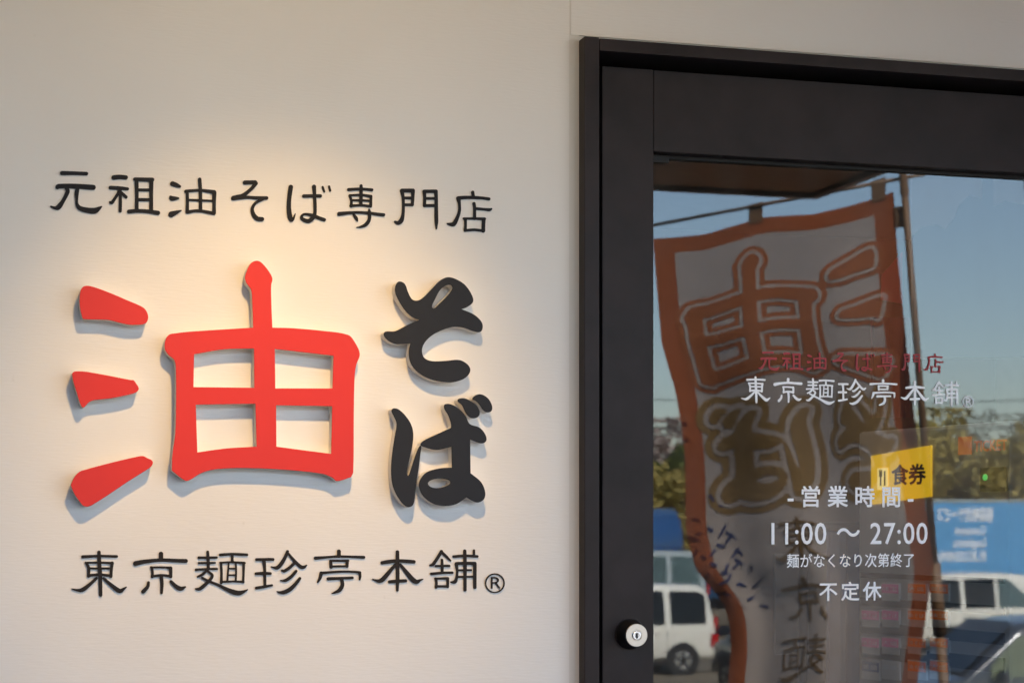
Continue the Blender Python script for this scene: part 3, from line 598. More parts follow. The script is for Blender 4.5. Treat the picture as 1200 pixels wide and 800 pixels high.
def interior():
    Y0 = .1225
    tag(MB().box((-3.07, Y0, .0005), (5.87, 5.87, .014)).build('shop_floor', M['int_floor']), kind='structure')
    tag(MB().box((-3.07, Y0, 2.45), (5.87, 5.87, 2.5)).build('shop_ceiling', M['int_wall']), kind='structure')
    tag(MB().box((-.2, 3.6, .015), (5.87, 3.7, 2.449)).build('interior_wall', M['int_dark']), kind='structure')
    tag(MB().box((-.3, Y0, .015), (-.2, 3.6, 2.449)).build('interior_wall', M['int_wall']), kind='structure')
    tag(MB().box((3.4, Y0, .015), (3.5, 3.6, 2.449)).build('interior_wall', M['int_wall']), kind='structure')
    # ticket machine: its front stands nearly square to the door
    near = behind(1183, 612, 2.93); far = behind(1006, 612, 3.30)
    ax = Vector((near.x-far.x, near.y-far.y, 0)); W = ax.length; ax.normalize(); ang = math.atan2(ax.y, ax.x)
    base = Vector((far.x, far.y, 0))
    t = tag(empty('ticket_machine', base, ang), 'grey meal ticket vending machine standing just inside the glass door', 'machine')
    # local x along the front (left to right as seen), local -y towards the viewer
    H = 1.5+(612-506)/FPX*3.30
    MB().box((0, 0, .03), (W, .30, H), .006).build('cabinet', M['mach'], t)
    MB().box((.02, .02, .0145), (W-.02, .28, .03)).build('plinth', M['black'], t)
    def z_at(px, py):                             # height and place on the front of a photograph pixel
        d = FW+RT*((px-PPX)/FPX)+Vector((0, 0, (PPY-py)/FPX)); n = Vector((ax.y, -ax.x, 0)); k = (base-EYE).dot(n)/d.dot(n); p = EYE+d*k
        return (p-base).dot(ax), p.z
    def card(name, a, b, mat, th=.003, proud=0.0):
        (x0, z1), (x1, z0) = z_at(*a), z_at(*b)
        return MB().box((x0, -th-proud, z0), (x1, -proud-.0003, z1)).build(name, mat, t), (x0, x1, z0, z1)
    x0, zt = z_at(1023, 534); x1, _ = z_at(1093, 530); zb = z_at(1023, 591)[1]
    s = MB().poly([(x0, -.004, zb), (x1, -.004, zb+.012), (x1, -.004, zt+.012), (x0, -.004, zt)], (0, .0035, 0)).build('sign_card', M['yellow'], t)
    Ws, Hs = x1-x0, zt-zb
    fit_text('sign_text', '食券', x0+Ws*.36, x0+Ws*.93, zb+Hs*.38, zb+Hs*.80, M['black'], s, (0, -.0046, 0), 1.0, .03)
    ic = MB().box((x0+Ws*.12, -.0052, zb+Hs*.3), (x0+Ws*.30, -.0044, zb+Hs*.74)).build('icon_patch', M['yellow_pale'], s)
    ck = MB()
    for q in (.17, .24): ck.box((x0+Ws*q, -.0058, zb+Hs*.38), (x0+Ws*(q+.022), -.0053, zb+Hs*.68))
    for q in (.155, .176, .197): ck.box((x0+Ws*q, -.0058, zb+Hs*.56), (x0+Ws*(q+.009), -.00535, zb+Hs*.71))
    ck.build('cutlery_icon', M['black'], s)
    for r, (ya, yb) in enumerate(((682, 704), (713, 735), (745, 767), (772, 797), (803, 826), (832, 856))):
        for c, (xa, xb) in enumerate(((1012, 1033), (1035.5, 1056), (1066, 1088), (1092, 1114))):
            if r == 0 and c == 0: continue
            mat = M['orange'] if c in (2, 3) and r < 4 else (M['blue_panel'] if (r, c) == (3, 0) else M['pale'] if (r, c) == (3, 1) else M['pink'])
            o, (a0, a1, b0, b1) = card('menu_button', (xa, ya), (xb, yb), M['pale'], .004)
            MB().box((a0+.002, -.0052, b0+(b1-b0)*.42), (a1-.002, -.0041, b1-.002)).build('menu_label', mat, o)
            fit_text('label_text', random.choice(['油そば', '大盛', '味玉', '並盛']), a0+.004, a1-.004, b0+(b1-b0)*.55, b0+(b1-b0)*.78, M['paper'], o, (0, -.0055, 0))
    for yy in (676, 708.5, 740, 769.5): card('shelf_line', (1010, yy), (1178, yy+1.3), M['black'], .003)
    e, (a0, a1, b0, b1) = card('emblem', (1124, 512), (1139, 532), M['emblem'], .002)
    fit_text('machine_text', 'TICKET', z_at(1142, 520)[0], z_at(1181, 520)[0], z_at(1150, 529)[1], z_at(1150, 516)[1], M['emblem'], t, (0, -.0012, 0), 1.0, .02)
    dsp, (a0, a1, b0, b1) = card('display', (1151, 548), (1181, 575), M['black'], .004)
    em, tr, b = new_mat('green_led'); b.inputs['Emission Color'].default_value = (.03, 1, .1, 1); b.inputs['Emission Strength'].default_value = .06
    xx, zz = z_at(1157.5, 559)
    MB().tube((xx, -.0042, zz), (xx, -.006, zz), .005, .005, 16).build('indicator_light', em, dsp)
    # things further in
    def flat_thing(name, pts, depth, mat, label, cat, th=.02):
        P = [behind(px, py, depth) for px, py in pts]; o = P[-1].copy(); n = FW*th
        tag(MB().poly([p-o for p in P], n).build(name, mat, loc=o), label, cat); return o
    # a blue cloth hung over a rack inside, and a pale sheet beside it
    rk = behind(988, 640, 4.4); r = tag(empty('garment_rack', (rk.x, rk.y, .0145)), 'blue apron hung on a thin rack deep inside the shop', 'rack')
    MB().tube((-.1, 0, 0), (-.1, 0, rk.z+.03), .012).tube((.12, 0, 0), (.12, 0, rk.z+.03), .012).tube((-.12, 0, rk.z+.03), (.14, 0, rk.z+.03), .012).build('rail', M['black'], r)
    ap = bmesh.new(); vs = [[ap.verts.new((-.055+.13*i/14, -.03+.014*math.sin(i*1.3+j*.1), rk.z+.02-.95*j/10)) for i in range(15)] for j in range(11)]
    for j in range(10):
        for i in range(14): ap.faces.new((vs[j][i], vs[j][i+1], vs[j+1][i+1], vs[j+1][i]))
    me = bpy.data.meshes.new('apron'); ap.to_mesh(me); ap.free(); ao = link('apron', me, M['blue_panel'], r); sm = ao.modifiers.new('s', 'SOLIDIFY'); sm.thickness = .004
    p0 = behind(945, 702, 4.6)
    tag(MB().box((-.085, -.006, -.13), (.085, 0, .11)).build('pale_sign_board', M['board'], loc=p0), 'pale board standing left of the blue apron inside', 'sign')
    tag(MB().tube((0, 0, 0), (0, 0, p0.z-.13-.0145), .012).build('sign_post', M['black'], loc=(p0.x, p0.y+.02, .0145)), 'thin post carrying the pale board inside', 'post')
    # landscape poster high on the partition at the right
    c = behind(1125, 262, 3.5); po = tag(empty('wall_poster', c, -PSI), 'pale blue poster with a mountain outline high inside the door', 'poster')
    k = 3.5/FPX
    def pp(pts, y, mat, nm): MB().poly([((x-1125)*k, y, (262-yy)*k) for x, yy in pts], (0, .002, 0)).build(nm, mat, po)
    pp([(1068, 180), (1240, 180), (1240, 420), (1068, 420)], 0, M['paper'], 'sheet')
    pp([(1069, 276), (1080, 266), (1098, 264), (1108, 268), (1118, 256), (1124, 240), (1136, 229), (1151, 234), (1151, 200), (1163, 200), (1164, 242), (1178, 236), (1200, 240), (1239, 238), (1239, 419), (1069, 419)], -.003, M['poster_blue'], 'mountain_print')
    # red card and dark noren seen through the flag's reflection
    c = behind(1047, 328, 3.4); tag(MB().poly([(-.022, 0, -.035), (.016, 0, -.042), (.016, 0, .05), (-.02, 0, .01)], (0, .004, 0)).build('red_card', M['redcard'], loc=c, rot=(0, 0, -PSI)), 'small red card hanging inside left of the poster', 'card')
    c = behind(1043, 450, 3.45); nb = bmesh.new()
    vs = [[nb.verts.new((-.035+.07*i/10, .008*math.sin(i*1.6), .12-.18*j/4)) for i in range(11)] for j in range(5)]
    for j in range(4):
        for i in range(10): nb.faces.new((vs[j][i], vs[j][i+1], vs[j+1][i+1], vs[j+1][i]))
    me = bpy.data.meshes.new('noren'); nb.to_mesh(me); nb.free()
    no = tag(link('maroon_curtain', me, M['maroon'], loc=c, rot=(0, 0, -PSI)), 'narrow maroon cloth hanging inside above the ticket machine', 'curtain'); no.modifiers.new('s', 'SOLIDIFY').thickness = .003
interior()
def ceiling_light():
    t = tag(empty('ceiling_light', (1.25, 1.1, 2.449)), 'slim lit fluorescent fitting on the ceiling inside the shop', 'lamp')
    MB().box((-.5, -.06, -.03), (.5, .06, 0), .004).build('fitting', M['pale'], t)
    em, tr, b = new_mat('tube_glow'); b.inputs['Emission Color'].default_value = (1, .90, .78, 1); b.inputs['Emission Strength'].default_value = 1.8
    MB().tube((-.48, 0, -.045), (.48, 0, -.045), .014, .014, 12).build('tube', em, t)
ceiling_light()

# ------------------------------------------------------------------ nobori flag in front of the shop, seen mirrored in the glass
def flag_cloth_mat():
    m, t, b = new_mat('flag_cloth'); uv = t.nodes.new('ShaderNodeUVMap'); uv.uv_map = 'UVMap'
    sp = t.nodes.new('ShaderNodeSeparateXYZ'); t.links.new(uv.outputs[0], sp.inputs[0])
    def edge(sock, lo, hi):
        a = t.nodes.new('ShaderNodeMath'); a.operation = 'LESS_THAN'; a.inputs[1].default_value = lo; t.links.new(sock, a.inputs[0])
        c = t.nodes.new('ShaderNodeMath'); c.operation = 'GREATER_THAN'; c.inputs[1].default_value = hi; t.links.new(sock, c.inputs[0])
        mx = t.nodes.new('ShaderNodeMath'); mx.operation = 'MAXIMUM'; t.links.new(a.outputs[0], mx.inputs[0]); t.links.new(c.outputs[0], mx.inputs[1]); return mx.outputs[0]
    e1, e2 = edge(sp.outputs[0], .085, .915), edge(sp.outputs[1], .022, .975)
    mx = t.nodes.new('ShaderNodeMath'); mx.operation = 'MAXIMUM'; t.links.new(e1, mx.inputs[0]); t.links.new(e2, mx.inputs[1])
    c = t.nodes.new('ShaderNodeMix'); c.data_type = 'RGBA'; t.links.new(mx.outputs[0], c.inputs[0]); c.inputs[6].default_value = (.54, .44, .375, 1); c.inputs[7].default_value = (.45, .125, .05, 1)
    n = t.nodes.new('ShaderNodeTexNoise'); n.inputs['Scale'].default_value = 5; n.inputs['Detail'].default_value = 6
    tc = t.nodes.new('ShaderNodeTexCoord'); t.links.new(tc.outputs['Object'], n.inputs[0])
    r = t.nodes.new('ShaderNodeMapRange'); r.inputs[3].default_value = .85; r.inputs[4].default_value = 1.1; t.links.new(n.outputs['Fac'], r.inputs[0])
    mu = t.nodes.new('ShaderNodeMix'); mu.data_type = 'RGBA'; mu.blend_type = 'MULTIPLY'; mu.inputs[0].default_value = 1; t.links.new(c.outputs[2], mu.inputs[6]); t.links.new(r.outputs[0], mu.inputs[7])
    t.links.new(mu.outputs[2], b.inputs['Base Color']); b.inputs['Roughness'].default_value = .85; b.inputs['Specular IOR Level'].default_value = .1
    tl = t.nodes.new('ShaderNodeBsdfTranslucent'); t.links.new(mu.outputs[2], tl.inputs[0]); ms = t.nodes.new('ShaderNodeMixShader'); ms.inputs[0].default_value = .35
    t.links.new(b.outputs[0], ms.inputs[1]); t.links.new(tl.outputs[0], ms.inputs[2]); t.links.new(ms.outputs[0], t.nodes['Material Output'].inputs[0]); return m
M['flag'] = flag_cloth_mat()
M['f_orange'] = simple('flag_orange_ink', (.50, .175, .075), .85, spec=.1, trans=.3)
M['f_brown'] = simple('flag_ochre_ink', (.37, .23, .095), .85, spec=.1, trans=.3)
M['f_cloth'] = simple('flag_bare_cloth', (.60, .50, .43), .85, spec=.1, trans=.3)
M['f_deep'] = simple('flag_umber_ink', (.17, .10, .04), .85, spec=.1)
M['f_blue'] = simple('flag_navy_ink', (.03, .045, .12), .85, spec=.1)
M['f_dark'] = simple('flag_dark_ink', (.10, .02, .02), .85, spec=.1)
M['pole'] = simple('brown_pole', (.17, .09, .04), .5, var=.1)
KF = 1.35                                        # the banner stands this much further out than a 60 cm one would
FL_LV = [0, .149, .223, .273, .322, .421, .458, .477, .498, .514, .533, .558, .595, .644, .75, 1]
FL_L = [765, 775, 792, 799, 803, 804, 811, 815, 828, 840, 850, 855, 857, 853, 850, 856]
FL_RV = [0, .086, .236, .385, .5, .57, .66, 1]
FL_R = [1047, 1052, 1065, 1080, 1094, 1085, 1075, 1070]
HX = [760, 766, 825, 882, 900, 953, 993, 1024, 1050]; HY = [281, 280, 275, 258, 254, 251, 242, 233, 224]
def flag_point(u, v, lift=0.0):
    xl, xr = np.interp(v, FL_LV, FL_L), np.interp(v, FL_RV, FL_R); px = xl+(xr-xl)*u
    d = KF*(4.85-.35*u)-.05*v+.035*math.sin(u*7+v*5)*v**.5+.011*math.sin(u*15-v*3)*min(1, v*3)+.018*math.sin(v*17+u*3)*min(1, v*4)+.014*math.sin(u*11+v*9)*min(1, max(0, v-.36)*5)+.004*math.sin(u*31+v*4)*min(1, max(0, v-.3)*4)-.035*math.exp(-((v-.52)/.07)**2-((u-.02)/.16)**2)
    pt = 765+(1047-765)*u; zt = 1.5+(PPY-np.interp(pt, HX, HY))/FPX*KF*(4.85-.35*u)
    z = zt-1.75*KF*v+.02*(math.sin(u*6.3)*v*(1-v))
    p = EYE+(FW+RT*((px-PPX)/FPX))*(d-lift)
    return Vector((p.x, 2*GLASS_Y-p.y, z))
def inv_flag(px, py):
    d = 4.7*KF; z = 1.5+(PPY-py)/FPX*d
    for _ in range(6):
        u = .5
        for _ in range(3):
            zt = 1.5+(PPY-np.interp(765+282*u, HX, HY))/FPX*KF*(4.85-.35*u); v = min(1, max(0, (zt-z)/1.75/KF)); xl, xr = np.interp(v, FL_LV, FL_L), np.interp(v, FL_RV, FL_R); u = (px-xl)/(xr-xl)
        d = KF*(4.85-.35*u)-.05*v; z = 1.5+(PPY-py)/FPX*d
    return u, v
def on_cloth(name, loops_uv, mat, parent, lift, org):
    """flat filled outline (in flag metres) laid on the cloth; subdivided so that it follows the folds"""
    me = fill_mesh(name, loops_uv, 0.0)
    bm = bmesh.new(); bm.from_mesh(me); bmesh.ops.remove_doubles(bm, verts=bm.verts, dist=1e-5)
    bmesh.ops.triangulate(bm, faces=bm.faces)
    for _ in range(6):
        lo = [e for e in bm.edges if e.calc_length() > .03]
        if not lo: break
        bmesh.ops.subdivide_edges(bm, edges=lo, cuts=1); bmesh.ops.triangulate(bm, faces=[f for f in bm.faces if len(f.verts) > 3])
    for v in bm.verts: v.co = flag_point(v.co.x/.6, -v.co.z/1.75, lift)-org
    bm.to_mesh(me); bm.free(); me.update(); return link(name, me, mat, parent)
def nobori():
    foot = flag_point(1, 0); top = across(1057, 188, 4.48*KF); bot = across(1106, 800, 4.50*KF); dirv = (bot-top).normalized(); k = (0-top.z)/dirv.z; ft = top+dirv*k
    org = Vector((ft.x, ft.y, 0))
    t = tag(empty('nobori_flag', org), 'tall banner flag with orange border and orange and ochre characters on a brown pole', 'flag', None)
    MB().tube(top+dirv*(-.08)-org, top+dirv*1.28-org, .0105, .012, 12).tube(top+dirv*1.28-org, top+dirv*1.51-org, .02, .022, 12).tube(top+dirv*1.51-org, ft-org+Vector((0, 0, .002)), .016, .0165, 12).build('pole', M['pole'], t, True)
    a, b = across(752, 266.5, 4.87*KF), across(1084, 204, 4.46*KF)
    cb = MB().tube(a-org, b-org, .006, .006, 8).build('crossbar', M['pole'], t, True)
    MB().tube(top+dirv*.03-org, top+dirv*.11-org, .014, .014, 10).build('clamp', M['pole'], t)
    # water-filled base
    MB().lathe([(.19, 0.002), (.2, .02), (.2, .10), (.17, .14), (.03, .16), (.03, .22)], Matrix.Translation((0, 0, 0)), 28).build('base', M['pale'], t, True)
    # cloth
    nu, nv = 36, 96; bm = bmesh.new(); uvl = bm.loops.layers.uv.new('UVMap')
    g = [[bm.verts.new(flag_point(i/nu, j/nv)-org) for i in range(nu+1)] for j in range(nv+1)]
    for j in range(nv):
        for i in range(nu):
            f = bm.faces.new((g[j][i], g[j][i+1], g[j+1][i+1], g[j+1][i])); f.smooth = True
            for l, (ii, jj) in zip(f.loops, ((i, j), (i+1, j), (i+1, j+1), (i, j+1))): l[uvl].uv = (ii/nu, jj/nv)
    me = bpy.data.meshes.new('cloth'); bm.to_mesh(me); bm.free(); cl = link('cloth', me, M['flag'], t)
    # tabs over the crossbar and to the pole
    for u0 in (.425, .935):
        p, q = flag_point(u0-.028, .004), flag_point(u0+.028, .004); h = (a+(b-a)*((765+282*u0-752)/332))
        up = Vector((0, 0, h.z-p.z+.008)); n = Vector((0, .006, 0))
        MB().poly([p-org, q-org, q-org+up, p-org+up], n).build('tab', M['pole'], t)
    for v0 in (.02, .36, .72):
        p, q = flag_point(.995, v0), flag_point(.995, v0+.028); pp = top+dirv*((top.z-p.z)/-dirv.z); pq = top+dirv*((top.z-q.z)/-dirv.z)
        MB().poly([p-org, pp-org, pq-org, q-org], (0, .005, 0)).build('tab', M['pole'], t)
    # prints: characters read the right way round from the door, so u runs against them
    def place(polys_px, box_px, box_flag, mat, halo):
        x0, x1, y0, y1 = box_px; ul, ur, vt, vb = box_flag
        Ps = [closed_smooth(p) for p in polys_px]
        xs, ys, D = field_polys(Ps, 1.6, 24)
        def conv(L): return np.c_[(ur-(L[:, 0]-x0)/(x1-x0)*(ur-ul))*.6, -(vt+(L[:, 1]-y0)/(y1-y0)*(vb-vt))*1.75]
        for lev, m_, lift in halo+[(0, mat, .0046)]:
            on_cloth('print', [conv(thin(L, .5)) for L in contours(xs, ys, D, lev) if len(L) > 8], m_, cl, lift, org)
    H1 = [(15, M['f_orange'], .0018), (6.5, M['f_cloth'], .0032)]; H2 = [(15, M['f_brown'], .0018), (6.5, M['f_cloth'], .0032)]
    place([DROPS[0], DROPS[1], DROPS[2]]+BODY, (79, 422, 305, 594), (.10, .94, .045, .238), M['f_orange'], H1)
    place(SO, (449, 567, 325, 448), (.66, 1.0-.09, .255, .385), M['f_brown'], H2)
    place(BA1+BA2+BA3+BA4, (458, 577, 461, 594), (.12, .56, .248, .392), M['f_brown'], H2)
    v = .452
    for kk, ch in enumerate('東京麺珍亭本舗'):
        L, c = GLYPH[ch]; s = 2.35; uc = max(.38, .46-.045*kk)
        on_cloth('print', [np.c_[(uc*.6-l[:, 0]*s), -(v*1.75)+l[:, 1]*s*.93][::-1] for l in L], M['f_deep'], cl, .0035, org); v += .080
    # brushed marks along the free edge
    Z = [((600, 380), (550, 470)), ((610, 430), (690, 490)), ((650, 450), (600, 520)), ((540, 530), (600, 550)), ((520, 570), (480, 610)), ((700, 560), (650, 630)), ((690, 570), (735, 610)), ((680, 640), (740, 690)), ((700, 680), (650, 720)), ((620, 680), (590, 760)),
         ((570, 740), (620, 750)), ((480, 140), (510, 190)), ((560, 225), (585, 215)), ((470, 395), (505, 430)), ((490, 670), (535, 690)), ((640, 760), (620, 800)), ((800, 700), (800, 740)), ((560, 830), (640, 790)), ((700, 830), (760, 850)), ((820, 860), (900, 780)), ((540, 900), (640, 910)), ((780, 950), (830, 930)), ((880, 1000), (940, 1020))]
    E = [((350, 320), (405, 335)), ((380, 440), (410, 430)), ((300, 460), (400, 490)), ((380, 560), (345, 620)), ((420, 610), (450, 640)), ((470, 740), (440, 790)), ((560, 900), (600, 880)), ((270, -430), (300, -410)), ((280, -290), (310, -300))]
    for mat, S, r in ((M['f_blue'], Z, 1.5), (M['f_dark'], E, 1.5)):
        for (a0, b0) in S:
            pa, pb = [(760+q[0]/6.667, 560+q[1]/6.667) for q in (a0, b0)]
            xs, ys, D = field_strokes([[(pa[0], pa[1], r), ((pa[0]+pb[0])/2+.4, (pa[1]+pb[1])/2, r*1.15), (pb[0], pb[1], r*.5)]], .5, 1)
            Lp = []
            for L in contours(xs, ys, D):
                Lp.append(np.array([(lambda q: (q[0]*.6, -q[1]*1.75))(inv_flag(x, y)) for x, y in thin(L, .08)]))
            if Lp and len(Lp[0]) > 3: on_cloth('brush_mark', Lp, mat, cl, .0035, org)
    return t
flag = nobori()
def copy_tree(o, parent=None):
    c = o.copy(); COL.objects.link(c); c.parent = parent
    for ch in list(o.children): copy_tree(ch, c)
    return c
f2 = copy_tree(flag)
p = across(1187, 230, 3.72); q = flag_point(0, .02)
f2.location = flag.location+Vector((p.x-q.x, p.y-q.y, 0)); f2['label'] = 'second banner flag nearer the wall, of which only the edge is mirrored'
flag['group'] = f2['group'] = 'banner flags on the terrace'
flag['label'] = 'tall banner flag mirrored in the door, orange border, orange and ochre characters'

# ------------------------------------------------------------------ the car park beyond the terrace
M['glass_dark'] = simple('car_glass', (.02, .025, .028), .06, 0, .6)
M['glass_teal'] = simple('pale_car_glass', (.16, .24, .24), .08, 0, .6)
M['glass_pale'] = simple('painted_sunlit_glass', (.34, .38, .24), .1, 0, .6)  # sunlit ground seen through the windows is put into this colour
M['tyre'] = simple('tyre_rubber', (.015, .015, .015), .8)
M['rim'] = simple('alloy_rim', (.55, .54, .52), .3, .9)
M['lamp_red'] = simple('tail_lamp', (.45, .01, .01), .2)
M['lamp_clear'] = simple('head_lamp', (.7, .72, .74), .15)
M['trim'] = simple('black_trim', (.02, .02, .02), .5)
def paint(name, col): return simple(name, col, .22, 0, .5, var=.02, scale=3, coat=1.0)
M['cream'] = paint('cream_white_paint', (.76, .72, .62)); M['darkgrey'] = paint('dark_grey_paint', (.035, .04, .05)); M['silver'] = paint('silver_green_paint', (.34, .38, .37))
M['truck_blue'] = simple('sky_blue_truck_paint', (.095, .32, .585), .55, var=.05, scale=1.5); M['navy'] = paint('navy_paint', (.02, .08, .22))
def van(name, label, L, W, H, body, glass, front_mat=None, hood=.16, sedan=False):
    """minivan or car; local x from tail (0) to nose (L), wheels on z = 0"""
    t = empty(name); tag(t, label, 'car')
    zb = .28; belt = H*(.55 if not sedan else .60); hw = W/2
    h = L*hood
    if sedan: top = [(0, belt*.9), (.03*L, belt+.03), (.12*L, belt+.06), (.24*L, H-.06), (.36*L, H), (.52*L, H-.01), (.60*L, H-.07), (.76*L, belt+.04), (.9*L, belt-.08), (.985*L, belt-.22), (L, belt-.4)]
    else: top = [(0, belt-.1), (.012*L, belt+.05), (.045*L, H-.14), (.08*L, H-.03), (.25*L, H), (.5*L, H), (.66*L, H-.05), (.70*L, H-.10), (L-h-.02*L, belt+.08), (L-h*.5, belt-.04), (L-.03*L, belt-.2), (L, belt-.42)]
    def ztop(x): return float(np.interp(x, [p[0] for p in top], [p[1] for p in top]))
    def half(x, z):
        e = min(1, max(0, min(x, L-x)/(.35))); w0 = hw*(.86+.14*math.sin(e*math.pi/2))
        if z <= belt-.1: return w0*(1-.05*max(0, (zb+.25-z)/.25))
        return w0*(1-.16*((z-belt+.1)/(H-belt+.1))**1.25)
    bm = bmesh.new(); xs = sorted(set([0, .01*L, .03*L, .06*L, .1*L]+[L*k/26 for k in range(27)]+[L-.01*L]+[p[0] for p in top])); rows = []
    for x in xs:
        zt = ztop(x); zz = [zb, zb+.12, zb+(belt-zb)*.5, min(zt-.06, belt-.1), min(zt-.05, belt)]+[min(zt-.03, belt)+(zt-.03-min(zt-.03, belt))*k/3 for k in (1, 2, 3)]
        zz = list(np.maximum.accumulate(zz)); ring = [(half(x, z), z) for z in zz]; wt = half(x, zt)*.88
        ring = [(0, zb)]+ring+[(wt, zt), (wt*.5, zt+.015), (0, zt+.02)]
        full = [(x, -w_, z) for w_, z in ring]+[(x, w_, z) for w_, z in ring[-2:0:-1]]
        rows.append([bm.verts.new(p) for p in full])
    n = len(rows[0])
    for a, b in zip(rows, rows[1:]):
        for k in range(n): bm.faces.new((a[k], a[(k+1) % n], b[(k+1) % n], b[k]))
    bm.faces.new(rows[0]); bm.faces.new(rows[-1][::-1])
    bmesh.ops.recalc_face_normals(bm, faces=bm.faces)
    for f in bm.faces: f.smooth = True
    me = bpy.data.meshes.new('body'); bm.to_mesh(me); bm.free(); bo = link('body', me, body, t); bo.modifiers.new('round', 'SUBSURF').render_levels = 1
    # side windows: bands between pillars following the tumblehome
    if sedan: wins = [(.17, .33), (.35, .52), (.54, .69)]
    else: wins = [(.06, .23), (.26, .45), (.475, .70)]
    for s in (-1, 1):
        for wi, (a, b) in enumerate(wins):
            bm = bmesh.new(); N = 8; lo, hi = [], []
            for k in range(N+1):
                x = L*(a+(b-a)*k/N); zt = max(belt+.07, ztop(x)-.13-.02*abs(k-N/2)/N)
                if wi == 2 and not sedan: zt = max(belt+.03, min(zt, belt+.05+(H-.15-belt)*(1.35-1.3*k/N)))
                lo.append((x, belt+.02)); hi.append((x, zt))
            ly = 5; g = []
            for k in range(N+1):
                g.append([bm.verts.new((lo[k][0], s*(half(lo[k][0], z)+.012), z)) for z in [lo[k][1]+(hi[k][1]-lo[k][1])*q/ly for q in range(ly+1)]])
            for k in range(N):
                for q in range(ly): bm.faces.new((g[k][q], g[k+1][q], g[k+1][q+1], g[k][q+1]))
            bmesh.ops.solidify(bm, geom=bm.faces[:], thickness=.004)
            me = bpy.data.meshes.new('side_window'); bm.to_mesh(me); bm.free()
            link('side_window', me, glass if (wi == 2 or front_mat is None) else front_mat, t)
        # mirror, door lines, handles
        xm = L*(.69 if not sedan else .66)
        MB().box((xm, s*(hw+.02), belt-.02), (xm+.09, s*(hw+.2), belt+.13), .03).build('wing_mirror', body, t)
        for q in (.25, .465, .70):
            MB().box((L*q-.006, s*(half(L*q, belt*.7)-.004), zb+.1), (L*q+.006, s*(half(L*q, belt*.7)+.003), belt-.12)).build('door_gap', M['trim'], t)
        for q in (.29, .50): MB().box((L*q, s*hw, belt-.16), (L*q+.16, s*(hw+.025), belt-.12), .008).build('door_handle', body, t)
        MB().box((.25*L, s*(hw-.05), zb-.04), (.75*L, s*(hw-.005), zb+.02)).build('sill', M['trim'], t)
        MB().box((-.012, s*(hw-.2), belt-.1), (.05, s*(hw-.05), belt+.16), .02).build('tail_lamp', M['lamp_red'], t)
        MB().box((L-.2, s*(hw-.42), belt-.42), (L-.02, s*(hw-.08), belt-.24), .03).build('headlight', M['lamp_clear'], t)
        for x in (.175*L, .81*L):
            wr = .315 if not sedan else .31
            arch = MB().tube((x, s*(hw-.16), wr), (x, s*(hw+.004), wr), wr+.055, wr+.055, 28).build('wheel_arch', M['trim'], t)
            wh = MB().tube((x, s*(hw-.19), wr), (x, s*(hw+.012), wr), wr, wr, 28).build('wheel', M['tyre'], t)
            MB().tube((x, s*(hw-.05), wr), (x, s*(hw+.018), wr), wr*.66, wr*.62, 28).build('rim', M['rim'], wh)
            mb = MB()
            for k in range(5):
                an = k*2*math.pi/5
                mb.box((x-.03, s*(hw+.016), wr), (x+.03, s*(hw+.02), wr+wr*.6)); bmesh.ops.rotate(mb.bm, verts=mb.bm.verts[-8:], cent=(x, 0, wr), matrix=Matrix.Rotation(an, 3, 'Y'))
            mb.build('spoke', M['tyre'], wh)
    # windscreen and rear window
    x0, x1 = (.60*L, .755*L) if sedan else (.715*L, L-h-.03*L)
    for (xa, xb, nm) in ((x0, x1, 'windscreen'), ((.13*L, .24*L, 'rear_window') if sedan else (.014*L, .043*L, 'rear_window'))):
        za, zb_ = ztop(xa)+.028, ztop(xb)+.028; wa, wb = half(xa, za)*.84, half(xb, zb_)*.84
        dx = .02 if nm == 'windscreen' else -.02
        MB().poly([(xa+dx, -wa, za), (xb+dx, -wb, zb_), (xb+dx, wb, zb_), (xa+dx, wa, za)], (0, 0, .004)).build(nm, M['glass_dark'], t)
    MB().box((-.03, -hw+.08, zb+.05), (.08, hw-.08, zb+.28), .03).build('bumper', body, t)
    MB().box((L-.08, -hw+.1, zb-.02), (L+.02, hw-.1, zb+.22), .03).build('bumper', body, t)
    MB().box((-.036, -.17, zb+.36), (-.026, .17, zb+.53)).build('number_plate', M['paper'], t)
    MB().box((L+.02, -.17, zb+.03), (L+.03, .17, zb+.2)).build('number_plate', M['paper'], t)
    return t
def park(t, px_tail, depth, heading, tail_at=True):
    """put the tail of a car on the car park where the glass shows it; heading 0 = nose towards +x"""
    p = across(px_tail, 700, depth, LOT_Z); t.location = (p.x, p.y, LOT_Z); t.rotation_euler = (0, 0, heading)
a = van('minivan', 'white minivan at the left of the mirrored car park, tail towards the flag', 4.7, 1.72, 1.88, M['cream'], M['glass_dark']); park(a, 821, 40.5, R(180-4))
b = van('minivan', 'white minivan parked before the blue truck, nose to the right', 4.7, 1.75, 1.92, M['cream'], M['glass_teal'], M['glass_dark']); park(b, 1058, 46.5, R(-8))
c = van('dark_car', 'dark car in the near row at the right with windows coloured pale like sunlit ground', 4.9, 1.78, 1.9, M['darkgrey'], M['glass_pale'], None, .2, True); park(c, 1393, 26.0, R(180+3))
d = van('dark_sedan', 'dark grey low car beside the white minivan, mostly hidden by the flag', 4.4, 1.7, 1.48, M['darkgrey'], M['glass_dark'], None, .2, True); park(d, 876, 36.5, R(84))
e = van('silver_van', 'silver tall van behind the left white minivan', 4.8, 1.8, 2.4, M['silver'], M['glass_teal']); park(e, 815, 52, R(180-4))
for q in (a, b): q['group'] = 'white minivans in the car park'

